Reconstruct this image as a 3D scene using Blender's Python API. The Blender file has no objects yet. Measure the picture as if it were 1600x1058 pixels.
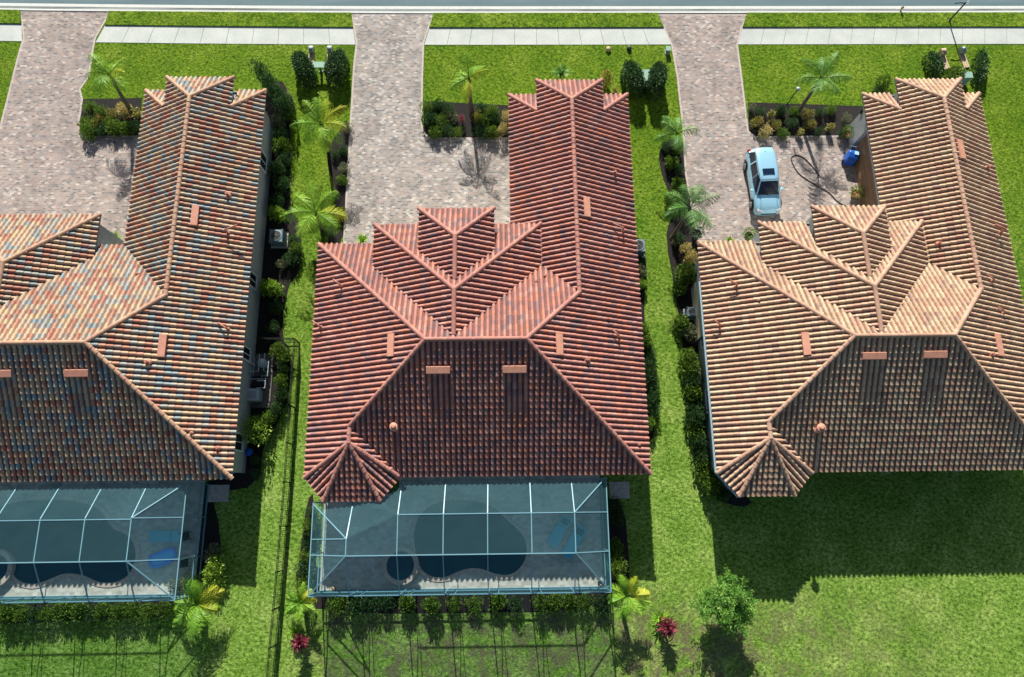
import bpy, bmesh, math, random
from mathutils import Vector, Matrix
random.seed(7)
sc = bpy.context.scene
COL = sc.collection
# ---------------------------------------------------------------- camera, sky, sun, exposure
CR, CU, CV, CF = ([0.999834, -0.01236, 0.013422], [0.008624, 0.968379, 0.249335], [0.016079, 0.249178, -0.968324], 1067.0003364400452)
cam_d = bpy.data.cameras.new('camera'); cam = bpy.data.objects.new('camera', cam_d); COL.objects.link(cam)
cam_d.sensor_width = 36; cam_d.lens = CF/1600*36; cam_d.clip_end = 2000; cam_d.clip_start = .5
cam.matrix_world = Matrix(((CR[0],CU[0],-CV[0],0),(CR[1],CU[1],-CV[1],0),(CR[2],CU[2],-CV[2],42),(0,0,0,1)))
sc.camera = cam
SUN_EL = 30.1; SHK = (.17,-1.73,-1)
w = bpy.data.worlds.new('World'); sc.world = w; w.use_nodes = True
nt = w.node_tree; bg = nt.nodes['Background']; sky = nt.nodes.new('ShaderNodeTexSky')
sky.sky_type = 'NISHITA'; sky.sun_disc = False; sky.sun_elevation = math.radians(SUN_EL); sky.sun_rotation = math.radians(-5.6)
nt.links.new(sky.outputs[0], bg.inputs[0]); bg.inputs[1].default_value = .052
sd = bpy.data.lights.new('sun','SUN'); sd.energy = 4.9; sd.angle = math.radians(.5); sd.color = (1,.95,.87)
so = bpy.data.objects.new('sun', sd); COL.objects.link(so); so.location = (0,40,60)
so.rotation_euler = Vector(SHK).to_track_quat('-Z','Y').to_euler()
sc.view_settings.view_transform = 'Standard'; sc.view_settings.look = 'None'; sc.view_settings.gamma = 1
sc.view_settings.exposure = .9
# ---------------------------------------------------------------- materials
def lin(c): return tuple((v/255/12.92 if v/255<=.04045 else ((v/255+.055)/1.055)**2.4) for v in c)
def mat(name, col=(.5,.5,.5), rough=.8, metal=0, spec=.3, var=0, vscale=3.0, bump=0, bscale=20.0, coat=0):
    m = bpy.data.materials.new(name); m.use_nodes = True; t = m.node_tree; b = t.nodes['Principled BSDF']
    b.inputs['Base Color'].default_value = (*col,1); b.inputs['Roughness'].default_value = rough
    b.inputs['Metallic'].default_value = metal; b.inputs['Specular IOR Level'].default_value = spec
    if coat: b.inputs['Coat Weight'].default_value = coat; b.inputs['Coat Roughness'].default_value = .05
    if var or bump: tc = t.nodes.new('ShaderNodeTexCoord')
    if var:
        n = t.nodes.new('ShaderNodeTexNoise'); n.inputs['Scale'].default_value = vscale; n.inputs['Detail'].default_value = 6
        t.links.new(tc.outputs['Object'], n.inputs['Vector'])
        r = t.nodes.new('ShaderNodeValToRGB'); t.links.new(n.outputs[0], r.inputs[0])
        r.color_ramp.elements[0].position = .3; r.color_ramp.elements[1].position = .7
        r.color_ramp.elements[0].color = (*[c*(1-var) for c in col],1); r.color_ramp.elements[1].color = (*[min(1,c*(1+var)) for c in col],1)
        t.links.new(r.outputs[0], b.inputs['Base Color'])
    if bump:
        n = t.nodes.new('ShaderNodeTexNoise'); n.inputs['Scale'].default_value = bscale; n.inputs['Detail'].default_value = 4
        t.links.new(tc.outputs['Object'], n.inputs['Vector'])
        bp = t.nodes.new('ShaderNodeBump'); bp.inputs['Strength'].default_value = bump; bp.inputs['Distance'].default_value = .03
        t.links.new(n.outputs[0], bp.inputs['Height']); t.links.new(bp.outputs[0], b.inputs['Normal'])
    return m
def ramp(t, src, stops, interp='LINEAR'):
    r = t.nodes.new('ShaderNodeValToRGB'); r.color_ramp.interpolation = interp
    e = r.color_ramp.elements
    while len(e) < len(stops): e.new(.5)
    for k,(p,c) in enumerate(stops): e[k].position = p; e[k].color = (*c,1)
    t.links.new(src, r.inputs[0]); return r.outputs[0]
def noise(t, co, scale, detail=5, rough=.6, dist=0):
    n = t.nodes.new('ShaderNodeTexNoise'); n.inputs['Scale'].default_value = scale; n.inputs['Detail'].default_value = detail
    n.inputs['Roughness'].default_value = rough; n.inputs['Distortion'].default_value = dist
    t.links.new(co, n.inputs['Vector']); return n.outputs[0]
def mix(t, a, b, fac, mode='MIX'):
    m = t.nodes.new('ShaderNodeMix'); m.data_type = 'RGBA'; m.blend_type = mode
    for s,v in ((m.inputs[6],a),(m.inputs[7],b),(m.inputs[0],fac)):
        if isinstance(v,(tuple,float,int)): s.default_value = (*v,1) if isinstance(v,tuple) else v
        else: t.links.new(v,s)
    return m.outputs[2]
def newmat(name):
    m = bpy.data.materials.new(name); m.use_nodes = True; t = m.node_tree
    return m, t, t.nodes['Principled BSDF'], t.nodes.new('ShaderNodeTexCoord').outputs['Object']
def bumpn(t, h, strength, dist, b):
    bp = t.nodes.new('ShaderNodeBump'); bp.inputs['Strength'].default_value = strength; bp.inputs['Distance'].default_value = dist
    t.links.new(h, bp.inputs['Height']); t.links.new(bp.outputs[0], b.inputs['Normal'])
def mapv(t, co, sx, sy, rot=0):
    n = t.nodes.new('ShaderNodeMapping'); n.inputs['Scale'].default_value = (sx,sy,1); n.inputs['Rotation'].default_value = (0,0,rot)
    t.links.new(co, n.inputs['Vector']); return n.outputs[0]

def tile_mat(name, palette, patch=.35, rough=.75):
    m, t, b, co = newmat(name)
    at = t.nodes.new('ShaderNodeAttribute'); at.attribute_name = 'rnd'
    c = ramp(t, at.outputs['Fac'], palette, 'CONSTANT')
    big = ramp(t, noise(t, co, .35, 3), [(.35,(1-patch*.5,)*3),(.65,(1+patch*.15,)*3)])
    c = mix(t, c, big, 1.0, 'MULTIPLY')
    da = t.nodes.new('ShaderNodeAttribute'); da.attribute_name = 'pan_shade'
    c = mix(t, c, mix(t, c, (.40,.37,.38), 1.0, 'MULTIPLY'), da.outputs['Fac'])  # pans between the barrels darkened: groove shade painted into the tile colour
    lich = ramp(t, noise(t, co, 1.7, 7, .7, .5), [(.34,(.82,.82,.84)),(.48,(1,1,1))])
    c = mix(t, c, lich, 1.0, 'MULTIPLY')
    fine = ramp(t, noise(t, co, 14, 5), [(.3,(.72,.7,.7)),(.7,(1.1,1.1,1.1))])
    c = mix(t, c, fine, 1.0, 'MULTIPLY')
    t.links.new(c, b.inputs['Base Color']); b.inputs['Roughness'].default_value = rough; b.inputs['Specular IOR Level'].default_value = .35
    bumpn(t, noise(t, co, 40, 3), .35, .01, b)
    return m
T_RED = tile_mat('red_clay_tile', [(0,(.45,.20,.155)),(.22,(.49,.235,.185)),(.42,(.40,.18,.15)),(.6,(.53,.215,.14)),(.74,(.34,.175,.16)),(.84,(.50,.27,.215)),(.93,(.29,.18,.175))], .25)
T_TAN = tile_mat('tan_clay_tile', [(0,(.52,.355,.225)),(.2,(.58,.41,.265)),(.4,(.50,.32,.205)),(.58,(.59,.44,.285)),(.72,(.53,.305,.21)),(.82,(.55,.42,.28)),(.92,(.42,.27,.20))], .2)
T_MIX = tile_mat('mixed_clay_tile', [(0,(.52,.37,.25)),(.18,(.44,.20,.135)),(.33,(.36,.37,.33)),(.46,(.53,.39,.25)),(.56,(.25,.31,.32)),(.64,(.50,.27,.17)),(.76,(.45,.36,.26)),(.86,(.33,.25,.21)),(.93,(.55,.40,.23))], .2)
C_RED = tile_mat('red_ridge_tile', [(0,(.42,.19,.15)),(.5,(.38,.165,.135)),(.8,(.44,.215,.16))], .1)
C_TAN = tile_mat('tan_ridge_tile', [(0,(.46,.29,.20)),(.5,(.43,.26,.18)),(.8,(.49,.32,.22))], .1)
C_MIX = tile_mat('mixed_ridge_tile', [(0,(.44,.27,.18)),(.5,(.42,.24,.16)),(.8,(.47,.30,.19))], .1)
M_PIPE = mat('pipe_paint', (.36,.15,.10), .6)
M_TERRA = mat('terracotta_paint', (.50,.23,.16), .6, var=.12)
M_TERRA2 = mat('orange_terracotta_paint', (.52,.25,.17), .6, var=.12)
M_UNDER = mat('roof_underlay', (.06,.045,.04), .9)
M_STUCCO = mat('grey_stucco', (.38,.40,.40), .9, var=.08, bump=.3, bscale=30)
M_CREAM = mat('cream_stucco', (.52,.46,.36), .9, var=.08, bump=.3, bscale=30)
M_SOFFIT = mat('soffit', (.35,.34,.32), .9)
M_FASCIA = mat('fascia_paint', (.34,.35,.34), .6)
M_DARKM = mat('black_metal', (.012,.014,.014), .45, spec=.4)
M_BRONZE = mat('dark_bronze_metal', (.04,.045,.045), .5)
M_GLASS = mat('window_glass', (.02,.03,.035), .08, spec=.6)
M_DOOR = mat('brown_garage_door', (.22,.13,.075), .6, var=.1)
M_WHITE = mat('white_plastic', (.72,.74,.73), .5)
M_POOLG = mat('weathered_plastic', (.38,.44,.46), .5)
M_GREYM = mat('grey_metal', (.33,.36,.37), .45, metal=.3)
M_GREEN_BOX = mat('pale_green_metal', (.22,.36,.28), .6, var=.1)
M_CONC = mat('concrete', (.50,.50,.46), .9, var=.08, vscale=2)
M_BLUE = mat('blue_plastic', (.01,.09,.42), .4, var=.1)
M_BLUEL = mat('light_blue_vinyl', (.03,.50,.95), .35)
M_TEAL = mat('teal_cushion', (.06,.42,.55), .8)
M_TANP = mat('tan_plastic', (.50,.38,.25), .8, var=.2, vscale=15)
M_RUBBER = mat('black_rubber', (.012,.012,.013), .6)
M_TRUNK = mat('palm_trunk', (.13,.10,.075), .9, var=.3, vscale=12, bump=.5)
M_POT = mat('dark_pot', (.035,.03,.03), .6)
M_POTT = mat('terracotta_pot', (.35,.14,.08), .8)
M_FRAME = mat('cage_aluminium', (.16,.32,.38), .4, spec=.5)

def grass_mat(name, back=False):
    m, t, b, co = newmat(name)
    # lawn colour: mown clumps, sward patches, thin brown ground in the back yards
    n1 = noise(t, co, .45, 6, .65); n2 = noise(t, mapv(t, co, 1, 1.25, .5), 4.6, 7, .8, .3); n3 = noise(t, co, 15, 4, .7)
    c = ramp(t, n1, [(.30,(.075,.165,.006)),(.5,(.12,.215,.010)),(.70,(.18,.27,.022))])
    sy = t.nodes.new('ShaderNodeSeparateXYZ'); t.links.new(co, sy.inputs[0])
    my = t.nodes.new('ShaderNodeMapRange'); my.inputs['From Min'].default_value = 24; my.inputs['From Max'].default_value = 2
    t.links.new(sy.outputs[1], my.inputs['Value'])
    pale = ramp(t, n1, [(.30,(.115,.235,.022)),(.5,(.18,.315,.042)),(.70,(.28,.40,.08))])
    c = mix(t, c, pale, my.outputs[0])
    c2 = ramp(t, n2, [(.38,(.18,.30,.25)),(.5,(.95,.95,.95)),(.61,(1.8,1.55,2.4))])
    c = mix(t, c, c2, 1.0, 'MULTIPLY')
    c3 = ramp(t, n3, [(.3,(.45,.52,.45)),(.5,(1,1,1)),(.7,(1.45,1.4,1.6))])
    c = mix(t, c, c3, 1.0, 'MULTIPLY')
    # dry straw flecks
    fl = ramp(t, noise(t, co, 9, 5, .8), [(.60,(0,0,0)),(.74,(1,1,1))])
    fm = ramp(t, noise(t, co, .8, 3), [(.45,(0,0,0)),(.62,(.55,.55,.55))])
    ff = mix(t, fl, fm, 1.0, 'MULTIPLY')
    c = mix(t, c, (.36,.29,.13), ff)
    # the worn, thin strip behind the pools (a band across y = -6 .. -12)
    sx = t.nodes.new('ShaderNodeSeparateXYZ'); t.links.new(co, sx.inputs[0])
    wob = t.nodes.new('ShaderNodeMath'); wob.operation = 'MULTIPLY_ADD'
    t.links.new(noise(t, co, .5, 4), wob.inputs[0]); wob.inputs[1].default_value = 5; t.links.new(sx.outputs[1], wob.inputs[2])
    mr = t.nodes.new('ShaderNodeMapRange'); mr.inputs['From Min'].default_value = -1.5; mr.inputs['From Max'].default_value = -3.7
    t.links.new(wob.outputs[0], mr.inputs['Value'])
    mx = t.nodes.new('ShaderNodeMapRange'); mx.inputs['From Min'].default_value = -12.4; mx.inputs['From Max'].default_value = -9.5
    t.links.new(sx.outputs[0], mx.inputs['Value'])
    mx2 = t.nodes.new('ShaderNodeMapRange'); mx2.inputs['From Min'].default_value = 29; mx2.inputs['From Max'].default_value = 11
    t.links.new(sx.outputs[0], mx2.inputs['Value'])
    mu = t.nodes.new('ShaderNodeMath'); mu.operation = 'MULTIPLY'; t.links.new(mr.outputs[0], mu.inputs[0]); t.links.new(mx.outputs[0], mu.inputs[1])
    mu2 = t.nodes.new('ShaderNodeMath'); mu2.operation = 'MULTIPLY'; t.links.new(mu.outputs[0], mu2.inputs[0]); t.links.new(mx2.outputs[0], mu2.inputs[1])
    patch = ramp(t, noise(t, co, 1.1, 7, .72, .6), [(.42,(0,0,0)),(.60,(.85,.85,.85))])
    pf = mix(t, patch, mu2.outputs[0], 1.0, 'MULTIPLY')
    brown = ramp(t, noise(t, co, 8, 5, .7), [(.3,(.07,.055,.035)),(.55,(.17,.14,.085)),(.75,(.30,.26,.18))])
    c = mix(t, c, brown, pf)
    t.links.new(c, b.inputs['Base Color']); b.inputs['Roughness'].default_value = .95; b.inputs['Specular IOR Level'].default_value = .1
    hm = mix(t, noise(t, co, 7, 6, .8), noise(t, co, 24, 3, .7), .45)
    bumpn(t, hm, 1.0, .16, b)
    return m
M_GRASS = grass_mat('lawn_grass')

def paver_mat(name, stops, bw=.24, bh=.125, rot=0, dirt=.25, offs=.5):
    m, t, b, co = newmat(name)
    br = t.nodes.new('ShaderNodeTexBrick'); br.offset = offs; br.inputs['Scale'].default_value = 1
    br.inputs['Brick Width'].default_value = bw; br.inputs['Row Height'].default_value = bh; br.inputs['Mortar Size'].default_value = .008
    br.inputs['Mortar Smooth'].default_value = .3; br.inputs['Bias'].default_value = 0
    br.inputs['Color1'].default_value = (0,0,0,1); br.inputs['Color2'].default_value = (1,1,1,1); br.inputs['Mortar'].default_value = (.5,.5,.5,1)
    t.links.new(mapv(t, co, 1, 1, rot), br.inputs['Vector'])
    c = ramp(t, br.outputs['Color'], stops)
    c = mix(t, c, (.50,.47,.43), mix(t, (0,0,0), (.7,.7,.7), br.outputs['Fac']))
    cl = ramp(t, noise(t, mapv(t,co,1,1.6), 1.6, 5, .7), [(.3,(.74,.78,.82)),(.5,(1,1,1)),(.7,(1.14,1.07,1.04))])
    c = mix(t, c, cl, 1.0, 'MULTIPLY')
    st = ramp(t, noise(t, co, .5, 5, .6), [(.35,(1-dirt,)*3),(.6,(1,1,1))])
    c = mix(t, c, st, 1.0, 'MULTIPLY')
    t.links.new(c, b.inputs['Base Color']); b.inputs['Roughness'].default_value = .9; b.inputs['Specular IOR Level'].default_value = .2
    bumpn(t, mix(t, br.outputs['Fac'], noise(t, co, 30, 3), .4), .3, .012, b)
    return m
M_PAVER = paver_mat('driveway_paver', [(0,(.17,.18,.18)),(.3,(.32,.27,.24)),(.5,(.39,.33,.285)),(.7,(.30,.29,.28)),(.82,(.39,.35,.31)),(.93,(.56,.53,.48)),(1,(.25,.26,.26))])
M_PAVER3 = paver_mat('pink_driveway_paver', [(0,(.16,.155,.15)),(.25,(.32,.25,.22)),(.5,(.38,.30,.26)),(.7,(.27,.25,.24)),(.82,(.38,.31,.27)),(.93,(.54,.48,.42)),(1,(.22,.21,.21))])
M_EDGE = mat('edge_paver', (.44,.38,.34), .85, var=.25, vscale=9)
M_DECK = paver_mat('pool_deck_paver', [(0,(.46,.41,.35)),(.5,(.58,.52,.44)),(1,(.68,.62,.54))], .3, .2, 0, .12)
M_COPING = mat('coping_paver', (.52,.40,.33), .8, var=.25, vscale=8)
def walk_mat():
    m, t, b, co = newmat('sidewalk_concrete')
    c = ramp(t, noise(t, co, .7, 5), [(.3,(.41,.44,.41)),(.7,(.52,.55,.51))])
    c = mix(t, c, ramp(t, noise(t, co, 12, 4), [(.3,(.9,.9,.9)),(.7,(1.05,1.05,1.05))]), 1.0, 'MULTIPLY')
    t.links.new(c, b.inputs['Base Color']); b.inputs['Roughness'].default_value = .9; return m
M_WALK = walk_mat()
def asphalt_mat():
    m, t, b, co = newmat('road_asphalt')
    c = ramp(t, noise(t, mapv(t,co,.15,1.5), 1.2, 6), [(.3,(.075,.13,.145)),(.7,(.11,.175,.19))])
    c = mix(t, c, ramp(t, noise(t, co, 25, 3), [(.3,(.85,.85,.85)),(.7,(1.12,1.12,1.12))]), 1.0, 'MULTIPLY')
    t.links.new(c, b.inputs['Base Color']); b.inputs['Roughness'].default_value = .85; return m
M_ASPH = asphalt_mat()
def gutter_mat():
    m, t, b, co = newmat('gutter_concrete')
    c = ramp(t, noise(t, mapv(t,co,.12,2), 1.5, 5, .65), [(.36,(.07,.08,.075)),(.5,(.20,.22,.21)),(.7,(.32,.34,.33))])
    t.links.new(c, b.inputs['Base Color']); b.inputs['Roughness'].default_value = .9; return m
M_GUTTER = gutter_mat()
M_KERB = mat('kerb_concrete', (.56,.58,.54), .9, var=.06)
def mulch_mat():
    m, t, b, co = newmat('mulch')
    c = ramp(t, noise(t, co, 14, 6, .8), [(.38,(.004,.003,.003)),(.55,(.016,.012,.011)),(.66,(.05,.038,.034)),(.78,(.16,.12,.10))])
    t.links.new(c, b.inputs['Base Color']); b.inputs['Roughness'].default_value = 1
    bumpn(t, noise(t, co, 22, 4, .8), 1, .06, b); return m
M_MULCH = mulch_mat()
def water_mat():
    m, t, b, co = newmat('pool_water')
    c = ramp(t, noise(t, co, .5, 3), [(.3,(.001,.035,.055)),(.7,(.002,.055,.075))])
    t.links.new(c, b.inputs['Base Color']); b.inputs['Roughness'].default_value = .06; b.inputs['Specular IOR Level'].default_value = .5
    bumpn(t, noise(t, co, 6, 3), .1, .02, b); return m
M_WATER = water_mat()
def screen_mat():
    m = bpy.data.materials.new('insect_screen'); m.use_nodes = True; t = m.node_tree; t.nodes.clear()
    o = t.nodes.new('ShaderNodeOutputMaterial'); mx = t.nodes.new('ShaderNodeMixShader'); tr = t.nodes.new('ShaderNodeBsdfTransparent')
    d = t.nodes.new('ShaderNodeBsdfDiffuse'); tc = t.nodes.new('ShaderNodeTexCoord')
    tr.inputs[0].default_value = (.90,.98,1,1)
    c = ramp(t, noise(t, mapv(t, tc.outputs['Object'], 1, 1), 1.2, 4), [(.3,(.085,.205,.24)),(.7,(.11,.25,.28))])
    t.links.new(c, d.inputs[0]); mx.inputs[0].default_value = .18
    t.links.new(tr.outputs[0], mx.inputs[1]); t.links.new(d.outputs[0], mx.inputs[2]); t.links.new(mx.outputs[0], o.inputs[0])
    return m
M_SCREEN = screen_mat()
def leaf_mat(name, stops, rough=.55, trans=.25):
    m, t, b, co = newmat(name)
    at = t.nodes.new('ShaderNodeAttribute'); at.attribute_name = 'rnd'
    c = ramp(t, at.outputs['Fac'], stops)
    t.links.new(c, b.inputs['Base Color']); b.inputs['Roughness'].default_value = rough; b.inputs['Specular IOR Level'].default_value = .3
    tl = t.nodes.new('ShaderNodeBsdfTranslucent'); t.links.new(c, tl.inputs[0])
    mx = t.nodes.new('ShaderNodeMixShader'); mx.inputs[0].default_value = trans
    t.links.new(b.outputs[0], mx.inputs[1]); t.links.new(tl.outputs[0], mx.inputs[2]); t.links.new(mx.outputs[0], t.nodes['Material Output'].inputs[0])
    return m
L_DARK = leaf_mat('dark_leaf', [(0,(.02,.055,.016)),(.6,(.045,.12,.03)),(1,(.12,.20,.08))])
L_GREEN = leaf_mat('green_leaf', [(0,(.05,.11,.012)),(.5,(.115,.21,.022)),(1,(.25,.36,.06))])
L_LIME = leaf_mat('lime_leaf', [(0,(.10,.22,.02)),(.5,(.22,.38,.03)),(1,(.42,.52,.12))])
L_CROTON = leaf_mat('croton_leaf', [(0,(.05,.10,.02)),(.3,(.14,.20,.03)),(.6,(.38,.40,.06)),(.85,(.50,.38,.12)),(1,(.46,.16,.10))])
L_FLOWER = leaf_mat('pale_flower', [(0,(.10,.18,.04)),(.4,(.5,.42,.12)),(.8,(.75,.65,.32)),(1,(.6,.30,.12))])
L_RED = leaf_mat('red_cordyline_leaf', [(0,(.07,.01,.02)),(.5,(.24,.025,.045)),(1,(.46,.14,.17))])
L_DUSTY = leaf_mat('dusty_leaf', [(0,(.08,.10,.05)),(.5,(.18,.20,.10)),(1,(.34,.36,.22))])
L_PALM = leaf_mat('bright_palm_leaf', [(0,(.09,.22,.015)),(.5,(.20,.42,.03)),(1,(.42,.56,.07))], .5, .3)
L_PALMY = leaf_mat('yellowing_palm_leaf', [(0,(.28,.36,.02)),(.5,(.42,.48,.03)),(1,(.56,.54,.06))], .5, .3)
L_PALMD = leaf_mat('deep_palm_leaf', [(0,(.05,.15,.03)),(.5,(.12,.29,.05)),(1,(.28,.46,.11))], .5, .25)
L_TREE = leaf_mat('fine_tree_leaf', [(0,(.05,.16,.02)),(.5,(.13,.31,.04)),(1,(.30,.48,.10))], .6, .3)
# ---------------------------------------------------------------- object helpers
def props(o, label=None, cat=None, group=None, kind=None):
    if label: o['label'] = label
    if cat: o['category'] = cat
    if group: o['group'] = group
    if kind: o['kind'] = kind
    return o
def thing(name, label, cat, loc=(0,0,0), rz=0, group=None):
    o = bpy.data.objects.new(name, None); COL.objects.link(o); o.location = loc; o.rotation_euler = (0,0,rz); o.empty_display_size = .2
    return props(o, label, cat, group)
class MB:
    def __init__(s): s.v=[]; s.f=[]; s.r=[]
    def quad(s, pts, r=0):
        n=len(s.v); s.v += [tuple(p) for p in pts]; s.f.append(tuple(range(n,n+len(pts)))); s.r.append(r); return s
    def box(s, c, d, rz=0, rx=0):
        M = Matrix.Translation(c) @ Matrix.Rotation(rz,4,'Z') @ Matrix.Rotation(rx,4,'X'); n=len(s.v)
        for x in (-.5,.5):
            for y in (-.5,.5):
                for z in (-.5,.5): s.v.append(tuple(M @ Vector((x*d[0],y*d[1],z*d[2]))))
        for q in ((0,1,3,2),(4,6,7,5),(0,4,5,1),(2,3,7,6),(0,2,6,4),(1,5,7,3)): s.f.append(tuple(n+i for i in q)); s.r.append(0)
        return s
    def bar(s, a, b, wd, h=None):           # rectangular bar a -> b
        a=Vector(a); b=Vector(b); h=h or wd; d=(b-a).normalized(); up=Vector((0,0,1)) if abs(d.z)<.95 else Vector((0,1,0))
        x=d.cross(up).normalized(); y=x.cross(d); n=len(s.v)
        for p in (a,b):
            for i,j in ((-1,-1),(1,-1),(1,1),(-1,1)): s.v.append(tuple(p+x*i*wd/2+y*j*h/2))
        for q in ((3,2,1,0),(4,5,6,7),(0,1,5,4),(1,2,6,5),(2,3,7,6),(3,0,4,7)): s.f.append(tuple(n+i for i in q)); s.r.append(0)
        return s
    def tube(s, pts, rad, seg=8, cap=True):
        pts=[Vector(p) for p in pts]; n=len(s.v); R=rad if isinstance(rad,(list,tuple)) else [rad]*len(pts)
        for i,p in enumerate(pts):
            d=(pts[min(i+1,len(pts)-1)]-pts[max(i-1,0)]).normalized(); up=Vector((0,0,1)) if abs(d.z)<.9 else Vector((1,0,0))
            x=d.cross(up).normalized(); y=x.cross(d)
            for k in range(seg):
                a=2*math.pi*k/seg; s.v.append(tuple(p+x*math.cos(a)*R[i]+y*math.sin(a)*R[i]))
        for i in range(len(pts)-1):
            for k in range(seg):
                s.f.append((n+i*seg+k,n+i*seg+(k+1)%seg,n+(i+1)*seg+(k+1)%seg,n+(i+1)*seg+k)); s.r.append(0)
        if cap:
            s.f.append(tuple(n+k for k in reversed(range(seg)))); s.r.append(0)
            m=n+(len(pts)-1)*seg; s.f.append(tuple(m+k for k in range(seg))); s.r.append(0)
        return s
    def lathe(s, c, prof, seg=16):          # prof: (radius, z)
        n=len(s.v)
        for r,z in prof:
            for k in range(seg):
                a=2*math.pi*k/seg; s.v.append((c[0]+r*math.cos(a),c[1]+r*math.sin(a),c[2]+z))
        for i in range(len(prof)-1):
            for k in range(seg): s.f.append((n+i*seg+k,n+i*seg+(k+1)%seg,n+(i+1)*seg+(k+1)%seg,n+(i+1)*seg+k)); s.r.append(0)
        s.f.append(tuple(n+k for k in reversed(range(seg)))); s.r.append(0)
        m=n+(len(prof)-1)*seg; s.f.append(tuple(m+k for k in range(seg))); s.r.append(0)
        return s
    def prism(s, poly, z0, z1, bottom=True):
        n=len(s.v); m=len(poly)
        if sum(poly[i][0]*poly[(i+1)%m][1]-poly[(i+1)%m][0]*poly[i][1] for i in range(m))<0: poly=poly[::-1]
        for z in (z0,z1):
            for p in poly: s.v.append((p[0],p[1],z))
        for i in range(m): s.f.append((n+i,n+(i+1)%m,n+m+(i+1)%m,n+m+i)); s.r.append(0)
        s.f.append(tuple(n+m+i for i in range(m))); s.r.append(0)
        if bottom: s.f.append(tuple(n+i for i in reversed(range(m)))); s.r.append(0)
        return s
    def build(s, name, m, parent=None, smooth=False, bevel=0, loc=None, rnd=False):
        me=bpy.data.meshes.new(name); me.from_pydata(s.v,[],s.f); me.materials.append(m)
        if rnd:
            a=me.attributes.new('rnd','FLOAT','FACE'); a.data.foreach_set('value', s.r)
        if smooth: me.polygons.foreach_set('use_smooth',[True]*len(me.polygons))
        me.update(); o=bpy.data.objects.new(name, me); COL.objects.link(o)
        if parent: o.parent=parent
        if loc: o.location=loc
        if bevel:
            b=o.modifiers.new('bevel','BEVEL'); b.width=bevel; b.segments=2; b.limit_method='ANGLE'
        return o
def copy_tree(o, parent=None):
    c=o.copy(); COL.objects.link(c)
    if parent: c.parent=parent
    for ch in list(o.children): copy_tree(ch, c)
    return c
def smooth_poly(pts, it=2):
    for _ in range(it):
        q=[]
        for i in range(len(pts)):
            a=pts[i]; b=pts[(i+1)%len(pts)]
            q += [(a[0]*.75+b[0]*.25,a[1]*.75+b[1]*.25),(a[0]*.25+b[0]*.75,a[1]*.25+b[1]*.75)]
        pts=q
    return pts
def offset_poly(pts, d):
    n=len(pts); ar=sum(pts[i][0]*pts[(i+1)%n][1]-pts[(i+1)%n][0]*pts[i][1] for i in range(n)); sg=1 if ar>0 else -1; out=[]
    for i in range(n):
        a=pts[i-1]; b=pts[(i+1)%n]; t=Vector((b[0]-a[0],b[1]-a[1])).normalized(); out.append((pts[i][0]+sg*t.y*d,pts[i][1]-sg*t.x*d))
    return out
def sheet(name, poly, z, m, kind='structure', th=.0):
    mb=MB(); mb.prism(poly, z-th if th else z-.3, z); return props(mb.build(name, m), kind=kind)

# ---------------------------------------------------------------- setting: lawn, road, walks, drives, beds
g=MB()
gx=[-400]+[-60+i*4 for i in range(31)]+[400]; gy=[-400]+[-30+i*4 for i in range(16)]+[34.0,400]
g.quad([(-400,-400,0),(400,-400,0),(400,400,0),(-400,400,0)])
props(g.build('ground', M_GRASS), kind='structure')
def yroad(x): return 35.10+.0006*max(0,-x-0)**1.9*.6          # kerb line: bends slightly away on the left
XS=[-60+i*3 for i in range(44)]
def strip(name, f0, f1, z, m, th=.12, x0=-60, x1=69):
    xs=[x0]+[x for x in XS if x0<x<x1]+[x1]; mb=MB()
    for a,b in zip(xs[:-1],xs[1:]):
        mb.quad([(a,f0(a),z),(b,f0(b),z),(b,f1(b),z),(a,f1(a),z)])
        mb.quad([(a,f0(a),z-th),(b,f0(b),z-th),(b,f0(b),z),(a,f0(a),z)])
        mb.quad([(b,f1(b),z-th),(a,f1(a),z-th),(a,f1(a),z),(b,f1(b),z)])
    for a in (xs[0],xs[-1]): mb.quad([(a,f0(a),z-th),(a,f1(a),z-th),(a,f1(a),z),(a,f0(a),z)])
    return props(mb.build(name, m), kind='structure')
strip('kerb', lambda x:yroad(x)-.02, lambda x:yroad(x)+.13, .06, M_KERB)
strip('gutter', lambda x:yroad(x)+.13, lambda x:yroad(x)+.36, .012, M_GUTTER)
strip('gutter_edge', lambda x:yroad(x)+.36, lambda x:yroad(x)+.60, .018, M_KERB)
strip('road', lambda x:yroad(x)+.60, lambda x:yroad(x)+9, .008, M_ASPH)
ysw=lambda x: 32.46+.0006*max(0,-x)**1.9*.75
# driveways: (outline, material)
D1=[(-34.22,35.37),(-27.88,35.47),(-28.03,34.55),(-28.55,33.06),(-28.57,32.27),(-28.56,29.94),(-29.03,28.92),(-28.75,28.16),(-28.72,26.42),(-28.58,25.78),(-28.17,25.34),(-24.67,25.33),(-22.9,25.2),(-22.9,16.2),(-40,16.2),(-40,20),(-34.91,21.18),(-34.09,26.15),(-33.78,32.12),(-33.67,33.07),(-34.04,34.5)]
D2=[(-10.59,35.18),(-4.65,35.17),(-4.95,33.98),(-5.29,32.59),(-5.32,29.87),(-5.29,26.08),(-5.15,25.49),(-4.75,25.09),(.9,25.08),(.9,16.4),(-10.31,17.33),(-10.31,21.51),(-10.29,25.85),(-10.26,30.92),(-10.16,32.6),(-10.4,33.99)]
D3=[(11.55,35.04),(18.09,35.03),(17.65,33.89),(17.19,32.44),(17.24,30.07),(17.27,26.74),(17.28,25.49),(17.69,25.09),(24.3,25.12),(24.3,16.4),(13.15,17.3),(12.81,19.51),(12.59,22.34),(12.67,25.76),(12.57,29.82),(12.38,32.34),(11.93,33.85)]
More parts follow.
